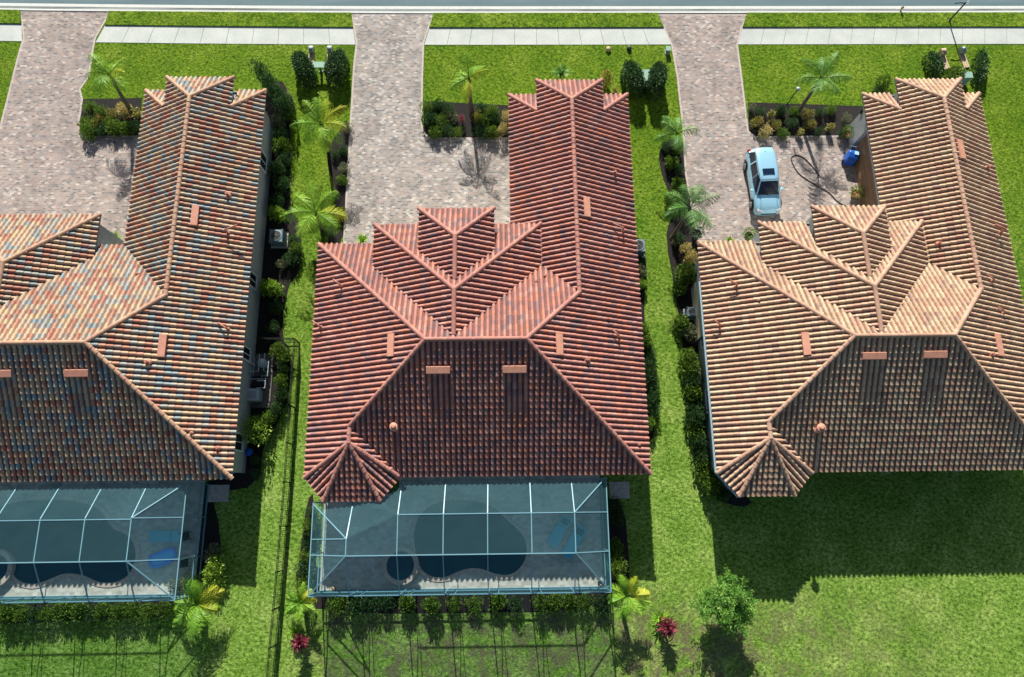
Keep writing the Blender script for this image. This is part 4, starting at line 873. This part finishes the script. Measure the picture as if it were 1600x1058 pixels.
# small spiky plants
def spiky(p, h, R, m, n, label, cat='plant', seed=0, name='yucca_plant'):
    rng=random.Random(seed); mb=MB()
    for i in range(n):
        a=rng.uniform(0,6.283); e=rng.uniform(.1,1.45); s=Vector((-math.sin(a),math.cos(a),0)); d=Vector((math.cos(a)*math.cos(e),math.sin(a)*math.cos(e),math.sin(e)))
        b=Vector((rng.uniform(-.08,.08),rng.uniform(-.08,.08),h*rng.uniform(.55,1))); r=rng.random(); L=R*rng.uniform(.7,1.1); W=.04
        p1=b+d*L*.6; p2=b+d*L-Vector((0,0,.1*R)); p2.z=max(.02,p2.z); p1.z=max(.03,p1.z)
        mb.quad([b-s*W*.6,b+s*W*.6,p1+s*W,p1-s*W],r); mb.quad([p1-s*W,p1+s*W,p2],r)
    root=thing(name,label,cat,(p[0],p[1],0)); mb.build('foliage',m,root,rnd=True); st=MB(); st.tube([(0,0,0),(0,0,h*.9)],[.06,.04],7); st.build('stem',M_TRUNK,root)
spiky((4.32,29.69),.7,.8,L_PALMD,70,'dark green yucca rosette on the lawn in front of the red roofed wing',seed=1)
spiky((-11.3,-6.74),1.0,.6,L_RED,150,'red cordyline below the small palm at the left end of the middle cage',seed=2,name='cordyline_plant')
spiky((9.24,-6.27),1.0,.7,L_RED,170,'red cordyline on the back lawn left of the feathery tree',seed=3,name='cordyline_plant')
spiky((8.92,-5.85),.4,.7,L_PALM,60,'small green leafy clump just above and left of the right red cordyline',seed=4,name='leafy_plant')
spiky((-11.77,-6.2),.4,.6,L_PALM,45,'small green leafy clump just above the left red cordyline',seed=5,name='leafy_plant')
spiky((-25.02,17.7),.35,.55,L_LIME,90,'yellow-green plant in the courtyard corner of the mottled house',seed=6,name='leafy_plant')
spiky((-9.0,17.46),.3,.5,L_PALM,70,'green leafy plant at the front eave of the red roofed house',seed=7,name='leafy_plant')
spiky((15.09,17.25),.25,.4,L_LIME,60,'low yellowish plant between the two pots at the tan roofed house',seed=8,name='leafy_plant')
# feathery tree
def tree(p, h, R, label):
    rng=random.Random(11); root=thing('feathery_tree',label,'tree',(p[0],p[1],0)); tk=MB(); mb=MB()
    tk.tube([(0,0,0),(.05,0,.6),(0,.05,h*.55)],[.09,.07,.05],8)
    tips=[]
    for i in range(20):
        a=2*math.pi*i/20+rng.uniform(-.3,.3); e=rng.uniform(.2,1.3); L=R*rng.uniform(.7,1.12)*(1 if e<.9 else .9)
        b=Vector((0,0,h*rng.uniform(.3,.6))); d=Vector((math.cos(a)*math.cos(e),math.sin(a)*math.cos(e),math.sin(e)))
        q=[b+d*L*t+Vector((0,0,.1*math.sin(t*3))) for t in (0,.33,.66,1)]; tk.tube([tuple(v) for v in q],[.04,.028,.018,.008],5)
        for t in (.3,.42,.5,.62,.74,.86,1.0):
            for k in range(6): tips.append(b+d*L*t+Vector((rng.gauss(0,.20),rng.gauss(0,.20),rng.gauss(0,.16)))*R*.6)
    for c in tips:
        a=rng.uniform(0,6.283); e=rng.uniform(-.2,.9); d=Vector((math.cos(a)*math.cos(e),math.sin(a)*math.cos(e),math.sin(e))); base=rng.random()
        for k in range(26):
            t=rng.random(); pp=c+d*(t-.3)*.42+Vector((rng.gauss(0,.05),rng.gauss(0,.05),rng.gauss(0,.05)))
            dd=(d+Vector((rng.uniform(-1,1),rng.uniform(-1,1),rng.uniform(-.4,.8)))).normalized()
            leaf(mb,pp,dd,Vector((rng.uniform(-1,1),rng.uniform(-1,1),1)).normalized(),rng.uniform(.09,.18),.05,min(1,max(0,base*.6+rng.uniform(0,.4))))
    tk.build('trunk',M_TRUNK,root); mb.build('crown',L_TREE,root,rnd=True)
tree((12.24,-4.98),2.7,1.6,'feathery green young tree on the back lawn right of the middle cage')

# ---------------------------------------------------------------- fence
def fence(pts, label):
    root=thing('metal_fence',label,'fence',(0,0,0)); H=1.25
    pk=MB(); rl=MB()
    for (a,b) in zip(pts[:-1],pts[1:]):
        a=Vector((*a,0)); b=Vector((*b,0)); L=(b-a).length; d=(b-a)/L
        for z in (.12,1.02,H): rl.bar(a+Vector((0,0,z)),b+Vector((0,0,z)),.03,.035)
        n=int(L/.115)
        for i in range(1,n):
            if i%20==0: continue
            q=a+d*(i*.115); pk.bar(q+Vector((0,0,.05)),q+Vector((0,0,H-.02)),.018,.018)
        m=max(1,round(L/2.3))
        for i in range(m+1):
            q=a+d*(L*i/m); po=MB(); po.box((q.x,q.y,(H+.08)/2),(.06,.06,H+.08)); po.build('post',M_DARKM,root)
    rl.build('rail',M_DARKM,root); pk.build('pickets',M_DARKM,root)
fence([(-15.0,10.66),(-12.72,10.62),(-12.72,6.5),(-12.72,2),(-12.80,-3),(-12.95,-9),(-13.1,-16)],'long black picket fence on the lawn between the mottled and the red roofed house')

# ---------------------------------------------------------------- machines beside the houses
M_ACG=mat('grey_blue_metal',(.16,.22,.25),.5)
def ac_unit(p, label, rz=0):
    root=thing('air_conditioner',label,'air conditioner',(p[0],p[1],0),rz,'air conditioner units beside the houses')
    mb=MB(); mb.box((0,0,.05),(1.05,1.05,.1)); mb.build('pad',M_CONC,root)
    mb=MB(); mb.box((0,0,.5),(.82,.82,.8))
    for i in range(14):
        z=.16+i*.05; mb.box((0,0,z),(.84,.84,.012))
    for sx in (-1,1):
        for sy in (-1,1): mb.box((sx*.40,sy*.40,.51),(.07,.07,.83))
    mb.build('casing',M_ACG,root,bevel=.01)
    mb=MB(); mb.lathe((0,0,.9),[(.38,.0),(.38,.03),(.34,.045),(.32,.03),(.32,.01)],24); mb.build('fan_ring',M_ACG,root)
    mb=MB(); mb.lathe((0,0,.9),[(.30,.004),(.30,.012)],24); mb.build('fan_well',M_RUBBER,root)
    mb=MB(); mb.lathe((0,0,.92),[(.07,0),(.08,.03),(.04,.045)],10)
    for k in range(3):
        a=k*2.094; mb.quad([(math.cos(a)*.06,math.sin(a)*.06,.925),(math.cos(a-.25)*.27,math.sin(a-.25)*.27,.918),(math.cos(a+.35)*.27,math.sin(a+.35)*.27,.94)])
    mb.build('fan',M_BRONZE,root)
    g_=MB()
    for r in (.1,.16,.22,.28): g_.tube([(r*math.cos(t*.4189),r*math.sin(t*.4189),.957) for t in range(16)],.005,4,cap=False)
    g_.build('fan_grille',M_GREYM,root)
    return root
ac_unit((-14.43,17.55),'grey air conditioner by the right wall of the mottled house')
ac_unit((8.94,16.72),'white-rimmed air conditioner half under the right eave of the red roofed house')
a_=ac_unit((12.1,12.29),'small air conditioner against the left wall of the tan roofed house'); a_.scale=(.7,.7,.8)
def pool_equipment(p):
    root=thing('pool_equipment','cluster of pool pumps, filter tank and white pipes inside the black fence','pool equipment',(p[0],p[1],0))
    mb=MB(); mb.box((0,0,.05),(1.3,3.4,.1)); mb.build('pad',mat('dark_pad_concrete',(.13,.12,.11),.9),root)
    mb=MB(); mb.lathe((.15,1.0,.1),[(.24,0),(.28,.1),(.28,.6),(.2,.78),(.08,.85)],18); mb.build('filter_tank',M_POOLG,root,smooth=False)
    mb=MB(); mb.box((-.25,-1.0,.45),(.85,.75,.7)); mb.build('heater',M_POOLG,root,bevel=.03)
    mb=MB(); mb.box((-.25,-1.0,.815),(.5,.4,.03)); mb.build('heater_grille',M_GREYM,root)
    for y in (.1,-.35):
        mb=MB(); mb.tube([(-.5,y,.3),(.1,y,.3)],.13,12); mb.lathe((.2,y,.1),[(.1,0),(.13,.1),(.13,.35),(.15,.38),(.15,.42)],12); mb.build('pump',M_RUBBER,root)
    for pts in ([(.3,1.6,.7),(.3,.5,.7),(.3,.5,.2),(.2,-.3,.2)],[(.05,1.5,.9),(.05,.4,.9),(-.5,.4,.9),(-.5,.4,.1)],[(-.45,1.4,.3),(-.45,0,.3),(-.45,0,.6),(.45,0,.6),(.45,-.5,.6)],[(.5,1.2,.5),(.5,.2,.5),(.1,.2,.5)],[(0,-.15,.8),(.5,-.15,.8),(.5,-.6,.8),(0,-.6,.8)]):
        mb=MB(); mb.tube(pts,.03,8); mb.build('pipe',M_POOLG,root)
pool_equipment((-14.9,8.23))
mb=MB(); mb.lathe((0,0,0),[(.05,0),(.22,.06),(.27,.2),(.22,.36),(.06,.42)],18); o=mb.build('garden_ball',M_BLUE,loc=(*(-15.26,3.83),0),smooth=True); props(o,'round blue ball on the mulch by the back corner of the mottled house','ball')
# ---------------------------------------------------------------- utility boxes, posts
def ubox(p, dims, label, m=M_GREEN_BOX, rz=0, post=0, name='utility_box'):
    root=thing(name,label,'utility box',(p[0],p[1],0),rz); mb=MB(); w_,d_,h_=dims
    mb.box((0,0,h_/2+.04+post),(w_,d_,h_-.08)); mb.build('cabinet',m,root,bevel=.02)
    mb=MB(); mb.box((0,0,h_+.025+post),(w_+.05,d_+.05,.05)); mb.build('lid',m,root,bevel=.015)
    mb=MB(); mb.box((0,0,.03),(w_*(.35 if post else 1.15),d_*(.35 if post else 1.2),.06))
    if post: mb.box((0,0,post/2+.03),(.16,.16,post))
    mb.build('base',M_CONC if not post else m,root)
ubox((-12.47,30.31),(.85,.42,.10),'flat pale green box on a post between the two clipped hedges by the middle drive',post=.62)
ubox((10.11,29.4),(.85,.85,.75),'large pale green utility cabinet between two clipped hedges near the right drive')
ubox((32.84,29.36),(.55,.45,.75),'small green utility cabinet near the black post at the top right')
ubox((12.05,31.85),(.30,.34,.35),'little teal utility box at the sidewalk edge left of the right drive')
def meter(p, label, rz=0, grey=M_GREYM):
    root=thing('meter_pedestal',label,'meter pedestal',(p[0],p[1],0),rz,'small meter pedestals on tan pads')
    mb=MB(); mb.box((0,-.75,.045),(.42,1.1,.09)); mb.box((-.1,-.75,.10),(.08,1.0,.03)); mb.box((.1,-.75,.10),(.06,.9,.03)); mb.build('pad',M_TANP,root,bevel=.01)
    mb=MB(); mb.box((0,0,.2),(.34,.45,.4)); mb.lathe((0,0,.4),[(.17,0),(.16,.06),(.1,.11),(.02,.13)],12); mb.build('housing',grey,root,bevel=.03)
meter((-13.21,31.9),'tan pad and grey meter head beside the left clipped hedge near the middle drive')
meter((-11.91,31.9),'tan pad and grey meter head beside the right clipped hedge near the middle drive')
meter((31.78,31.62),'pale meter pad by the left low hedge at the top right',.15,M_TANP)
meter((33.22,31.75),'pale meter pad with grey head just right of the black post shadow',.15)
for (q,lb,m) in (((7.83,32.04),'small tan cap in the lawn edge below the sidewalk',M_TANP),((9.32,32.11),'small dark cap in the lawn edge below the sidewalk',M_BRONZE)):
    mb=MB(); mb.lathe((0,0,0),[(.17,0),(.17,.16),(.12,.22),(.03,.25)],14); o=mb.build('valve_cap',m,loc=(*q,0)); props(o,lb,'valve cap')
root=thing('lamp_post','tall black post with a short crossarm and pale round lamp beside the street','lamp post',(*(32.8,34.36),0))
mb=MB(); mb.tube([(0,0,0),(0,0,.12),(0,0,.14),(0,0,1.95)],[.09,.09,.055,.05],10); mb.build('pole',M_DARKM,root)
mb=MB(); mb.tube([(0,0,1.85),(-.35,.0,1.90),(-.75,0,1.85)],.035,8); mb.build('crossarm',M_DARKM,root)
mb=MB(); mb.tube([(.12+.12*math.cos(t*.5236),0,1.95+.12*math.sin(t*.5236)) for t in range(13)],.02,6,cap=False); mb.build('lamp_ring',M_WHITE,root)
root=thing('garden_lamp','slim black garden lamp on the lawn left of the dark palm','garden lamp',(*(20.2,27.59),0))
mb=MB(); mb.tube([(0,0,0),(0,0,1.3),(.05,.05,1.6)],.03,8); mb.build('pole',M_DARKM,root)
mb=MB(); mb.lathe((.08,.08,1.6),[(.06,-.05),(.13,.0),(.15,.1),(.10,.16),(.03,.18)],12); mb.build('lamp_head',M_GREYM,root)
mb=MB(); mb.lathe((0,0,0),[(.07,0),(.07,.3),(.1,.32),(.1,.38),(.06,.45),(.02,.5)],10); o=mb.build('kerb_marker',M_TANP,loc=(*(29.37,35.3),0)); props(o,'tiny post marker standing on the street kerb near the top right','marker post')

# ---------------------------------------------------------------- patio furniture
def lounger(p, rz, label, m=M_TEAL, head=True, L=1.9, W=.66):
    root=thing('sun_lounger',label,'sun lounger',(p[0],p[1],.05),rz,'sun loungers on the pool decks')
    mb=MB(); mb.box((0,-.3,.34),(W,L*.66,.09)); mb.build('seat_cushion',m,root,bevel=.03)
    mb=MB(); mb.box((0,.65,.45),(W,L*.32,.09),0,.35); mb.build('backrest',m,root,bevel=.03)
    for sx in (-1,1):
        for y in (-.8,.55): l=MB(); l.bar((sx*W*.42,y,0),(sx*W*.42,y,.3),.05); l.build('leg',M_BRONZE,root)
    mb=MB(); mb.bar((-W*.47,-.9,.28),(-W*.47,.9,.28),.05); mb.bar((W*.47,-.9,.28),(W*.47,.9,.28),.05); mb.build('frame',M_BRONZE,root)
    if head:
        mb=MB()
        for i in range(3):
            for j in range(4): mb.lathe((-.18+.12*j,.50+.13*i,.47+.05*i),[(.045,0),(.05,.03),(.02,.05)],8)
        mb.build('studded_pillow',M_BRONZE,root)
lounger((3.33,-1.0),math.radians(-32),'teal lounger with a studded pillow, the left of two under the middle cage')
lounger((4.17,-1.58),math.radians(-32),'teal lounger with a studded pillow, the right of two under the middle cage',L=2.1)
lounger((-19.63,-0.99),math.radians(-90),'plain blue lounger above the blue float under the left cage',M_TEAL,head=False)
o=MB(); fp=smooth_poly([(-20.59,-2.07),(-20.43,-2.78),(-19.85,-2.72),(-19.04,-2.37),(-18.94,-1.88),(-19.24,-1.59),(-19.74,-1.72),(-20.16,-1.93)],2)
root=thing('pool_float','bright blue inflatable float lying on the deck of the left pool','pool float',(0,0,0))
o.prism(offset_poly(fp,-.12),.05,.15); o.build('float_mat',M_BLUEL,root); rim=MB(); rim.tube([(q[0],q[1],.17) for q in offset_poly(fp,-.06)]+[(*offset_poly(fp,-.06)[0],.17)],.09,8,cap=False); rim.build('rim',mat('deep_blue_vinyl',(.01,.22,.85),.35),root,smooth=True)
def chair(p,rz,label):
    root=thing('patio_chair',label,'chair',(p[0],p[1],.05),rz); mb=MB(); mb.box((0,0,.44),(.45,.45,.05)); mb.build('seat',M_BRONZE,root,bevel=.01)
    mb=MB(); mb.box((0,.22,.7),(.45,.05,.5)); mb.build('backrest',M_BRONZE,root,bevel=.01)
    for sx in (-1,1):
        for sy in (-1,1): l=MB(); l.bar((sx*.2,sy*.2,0),(sx*.2,sy*.2,.42),.035); l.build('leg',M_BRONZE,root)
chair((-18.41,-1.01),.2,'dark patio chair outside the right side of the left cage, nearer the house')
chair((-18.33,-2.5),.1,'dark patio chair outside the right side of the left cage, farther from the house')
mb=MB(); mb.tube([(.16*math.cos(t*.5)*(1-.005*t),.16*math.sin(t*.5)*(1-.005*t),.03+.002*t) for t in range(40)],.02,6); o=mb.build('coiled_hose',M_BRONZE,loc=(*(5.66,-3.94),.06)); props(o,'dark hose coiled on the deck in the lower right corner of the middle cage','hose')
mb=MB(); mb.box((0,0,.18),(.28,.3,.36)); mb.lathe((0,0,.36),[(.14,0),(.12,.06),(.04,.1)],10); o=mb.build('deck_box',M_TANP,loc=(*(-9.81,-4.06),.05),bevel=.02); props(o,'small pale box on the deck in the lower left corner of the middle cage','box')
# pots
def pot(p, label, plant=None, r=.28, h=.4, m=M_POT):
    root=thing('plant_pot',label,'potted plant',(p[0],p[1],.02)); mb=MB(); mb.lathe((0,0,0),[(r*.6,0),(r*.95,h*.7),(r*1.05,h),(r*.9,h),(r*.85,h-.06)],18); mb.build('pot',m,root)
    if plant:
        rng=random.Random(int(p[0]*10)); f=MB(); blob(f,(0,0,h+.22),(r*1.5,r*1.5,.32),420,.11,rng); f.build('foliage',plant,root,rnd=True)
pot((12.9,17.68),'dark round pot with dark foliage at the front left corner of the tan roofed house',L_DARK,.3,.5)
pot((16.36,17.57),'pot of bright green foliage at the front eave of the tan roofed house',L_GREEN,.26,.4)
pot((23.89,20.55),'pot of bright green foliage beside the garage door of the tan roofed house',L_GREEN,.3,.4,M_POTT)
pot((23.9,25.05),'pot of trailing green foliage between the garage door and the square bed',L_GREEN,.26,.4,M_POTT)
# hose on the right court
def cat_path(pts,n=8):
    out=[]
    for i in range(len(pts)-1):
        p0=pts[max(i-1,0)];p1=pts[i];p2=pts[i+1];p3=pts[min(i+2,len(pts)-1)]
        for k in range(n):
            t=k/n; out.append(tuple(.5*((2*p1[j])+(-p0[j]+p2[j])*t+(2*p0[j]-5*p1[j]+4*p2[j]-p3[j])*t*t+(-p0[j]+3*p1[j]-3*p2[j]+p3[j])*t**3) for j in range(2)))
    return out+[pts[-1]]
hp_=cat_path([(21.72,22.05),(21.4,22.68),(20.83,23.41),(20.32,23.61),(19.98,23.37),(20.09,22.79),(20.38,22.21),(20.93,21.72),(21.66,21.2),(22.26,20.77),(22.74,20.15),(23.38,19.72)])
mb=MB(); mb.tube([(q[0],q[1],.045) for q in hp_],.03,8); o=mb.build('garden_hose',M_RUBBER); props(o,'black hose looped across the paved court of the tan roofed house','hose')
# blue wheeled carrier next to the garage door
root=thing('blue_cart','blue covered cart with a grey handle beside the garage door','cart',(*(23.87,23.17),0),math.radians(-15))
sec=[(-.42,.30,.12,.62),(-.25,.36,.08,.82),(.1,.36,.08,.92),(.34,.32,.12,.86)]; mb=MB(); n0=0
for y,wd,z0,z1 in sec: mb.v += [(-wd,y,z0),(wd,y,z0),(wd*.9,y,z1),(-wd*.9,y,z1)]
for i in range(3):
    for k in range(4): mb.f.append((i*4+k,i*4+(k+1)%4,(i+1)*4+(k+1)%4,(i+1)*4+k)); mb.r.append(0)
mb.f.append((3,2,1,0)); mb.f.append((12,13,14,15)); mb.r+=[0,0]
mb.build('cover',M_BLUE,root,bevel=.05)
mb=MB(); mb.box((.16,.12,.93),(.28,.26,.03)); mb.build('panel',mat('pale_blue_panel',(.35,.6,.8),.4),root,bevel=.01)
mb=MB(); mb.tube([(-.25,.36,.5),(-.25,.62,.85),(.2,.62,.85),(.2,.36,.5)],.03,8); mb.build('handle',M_GREYM,root)
for s in (-1,1): mb=MB(); mb.tube([(s*.36,-.2,.14),(s*.42,-.2,.14)],.14,14); mb.build('wheel',M_RUBBER,root)

# ---------------------------------------------------------------- car
def car(p, rz):
    root=thing('parked_car','light blue sports utility car parked on the paved court before the tan roofed house','car',(p[0],p[1],.02),rz)
    paint=mat('pale_blue_paint',(.36,.66,.82),.25,metal=.3,spec=.5,coat=1.0); glass=mat('car_glass',(.004,.014,.035),.12,spec=.8); trim=mat('car_trim',(.03,.035,.04),.5); chrome=mat('headlight_glass',(.55,.6,.62),.15,metal=.5); tail=mat('tail_light',(.35,.01,.01),.25)
    # front of the car is -y. stations: y, half width low, half width shoulder, z bottom, z shoulder, z centre
    st=[(-2.27,.50,.42,.38,.60,.62),(-2.22,.78,.66,.28,.72,.76),(-2.05,.88,.80,.22,.86,.92),(-1.6,.92,.84,.22,.95,1.03),(-1.1,.93,.86,.22,.99,1.08),(-.7,.93,.87,.22,1.02,1.10),(0,.93,.87,.22,1.04,1.10),(.9,.93,.87,.22,1.06,1.10),(1.6,.93,.87,.22,1.08,1.12),(2.1,.90,.84,.25,1.08,1.12),(2.28,.82,.76,.32,1.02,1.04),(2.33,.60,.55,.42,.90,.92)]
    mb=MB(); n=9
    for y,wl,ws,zb,zs,zc in st:
        half=[(wl*.93,zb),(wl,zb+.16),(wl*1.0,(zb+zs)/2+.05),(ws,zs),]
        ring=[(-x,z) for x,z in half]+[(-ws*.5,zc),(0,zc+.012),(ws*.5,zc)]+[(x,z) for x,z in reversed(half)]
        for x,z in ring: mb.v.append((x,y,z))
    N=11
    for i in range(len(st)-1):
        for k in range(N): mb.f.append((i*N+k,i*N+(k+1)%N,(i+1)*N+(k+1)%N,(i+1)*N+k)); mb.r.append(0)
    mb.f.append(tuple(range(N))[::-1]); mb.f.append(tuple((len(st)-1)*N+k for k in range(N))); mb.r+=[0,0]
    b=mb.build('body',paint,root,smooth=True); s=b.modifiers.new('s','SUBSURF'); s.levels=s.render_levels=2
    bm=bmesh.new(); bm.from_mesh(b.data); bmesh.ops.recalc_face_normals(bm,faces=bm.faces); bm.to_mesh(b.data); bm.free()
    # cabin glass: base ring and top ring
    def ringpts(y0,y1,w0,w1,z): return [(-w0,y0,z),(w0,y0,z),(w1,y1,z),(-w1,y1,z)]
    mb=MB(); base=[(-.72,-1.02,1.06),(-.84,-.75,1.05),(-.855,0,1.05),(-.85,1.2,1.07),(-.80,2.12,1.09),(.80,2.12,1.09),(.85,1.2,1.07),(.855,0,1.05),(.84,-.75,1.05),(.72,-1.02,1.06),(0,-1.14,1.08)]
    top=[(-.56,-.28,1.585),(-.63,-.15,1.59),(-.66,.3,1.61),(-.655,1.2,1.61),(-.60,1.86,1.56),(.60,1.86,1.56),(.655,1.2,1.61),(.66,.3,1.61),(.63,-.15,1.59),(.56,-.28,1.585),(0,-.33,1.60)]
    mb.v=base+top; m_=len(base)
    for k in range(m_): mb.f.append((k,(k+1)%m_,m_+(k+1)%m_,m_+k)); mb.r.append(0)
    mb.f.append(tuple(m_+k for k in range(m_))); mb.r.append(0)
    g_=mb.build('windows',glass,root)
    bm=bmesh.new(); bm.from_mesh(g_.data); bmesh.ops.recalc_face_normals(bm,faces=bm.faces); bm.to_mesh(g_.data); bm.free()
    # roof skin
    mb=MB(); ys=[-.36,-.2,.1,.6,1.1,1.6,1.95,2.08]; wd=[.56,.63,.68,.69,.685,.66,.62,.56]; zz=[1.585,1.61,1.635,1.655,1.655,1.64,1.60,1.555]
    for y,w_,z in zip(ys,wd,zz):
        for t in (-1,-.93,-.5,0,.5,.93,1): mb.v.append((w_*t,y,z+.035*(1-t*t)-(.05 if abs(t)==1 else 0)))
    for i in range(len(ys)-1):
        for k in range(6): mb.f.append((i*7+k,i*7+k+1,(i+1)*7+k+1,(i+1)*7+k)); mb.r.append(0)
    rf=mb.build('roof',paint,root,smooth=True); so_=rf.modifiers.new('t','SOLIDIFY'); so_.thickness=.04; so_.offset=-1
    mb=MB(); mb.box((0,.28,1.692),(.78,.42,.022)); mb.build('sunroof',glass,root,bevel=.01)
    for s_ in (-1,1):
        mb=MB(); mb.tube([(s_*.62,.0,1.65),(s_*.64,.15,1.70),(s_*.64,1.6,1.70),(s_*.60,1.8,1.64)],.018,6); mb.build('roof_rail',chrome,root)
        mb=MB(); mb.bar((s_*.73,-1.0,1.08),(s_*.585,-.3,1.60),.07,.045); mb.bar((s_*.86,.15,1.05),(s_*.665,.2,1.60),.07,.04); mb.bar((s_*.86,1.15,1.06),(s_*.665,1.1,1.61),.08,.04); mb.bar((s_*.815,2.06,1.08),(s_*.61,1.82,1.57),.14,.05); mb.build('pillar',paint,root)
        mb=MB(); mb.box((s_*1.02,-.72,1.06),(.20,.13,.14)); mb.bar((s_*.86,-.72,1.03),(s_*.95,-.72,1.05),.05); mb.build('side_mirror',paint,root,bevel=.03)
        mb=MB(); mb.box((s_*.62,-2.10,.80),(.36,.22,.13),s_*.38); mb.build('headlight',chrome,root,bevel=.04)
        mb=MB(); mb.box((s_*.76,2.18,.98),(.20,.22,.20),-s_*.3); mb.build('tail_light',tail,root,bevel=.03)
        for y in (-1.42,1.42):
            t_=MB(); t_.tube([(s_*.74,y,.34),(s_*.97,y,.34)],.345,24); wh=t_.build('wheel',M_RUBBER,root,bevel=.03)
            r_=MB(); r_.tube([(s_*.972,y,.34),(s_*.985,y,.34)],.22,20)
            for q in range(5): a=q*1.2566; r_.bar((s_*.99,y,.34),(s_*.99,y+.2*math.cos(a),.34+.2*math.sin(a)),.02,.05)
            r_.build('rim',M_GREYM,wh)
            ar=MB(); ar.tube([(s_*.935,y+.41*math.cos(a/10*math.pi),.34+.41*math.sin(a/10*math.pi)) for a in range(11)],.03,6); ar.build('wheel_arch',trim,root)
    mb=MB(); mb.bar((-.5,-2.25,.62),(.5,-2.25,.62),.06,.10); mb.build('grille',trim,root); mb=MB(); mb.bar((-.74,-1.03,1.095),(.74,-1.03,1.095),.08,.02); mb.build('wiper_cowl',trim,root)
    mb=MB()
    for s_ in (-1,1): mb.tube([(s_*.60,-2.0,.95),(s_*.52,-1.5,1.06),(s_*.56,-1.12,1.085)],.007,5)
    mb.build('hood_crease',trim,root); mb=MB(); mb.bar((-.82,2.30,.50),(.82,2.30,.50),.10,.14); mb.build('bumper',trim,root,bevel=.03)
    mb=MB(); mb.lathe((0,1.75,1.64),[(.03,0),(.02,.04),(.004,.09)],8); mb.build('antenna',trim,root)
car((17.61,21.23),math.radians(2.5))
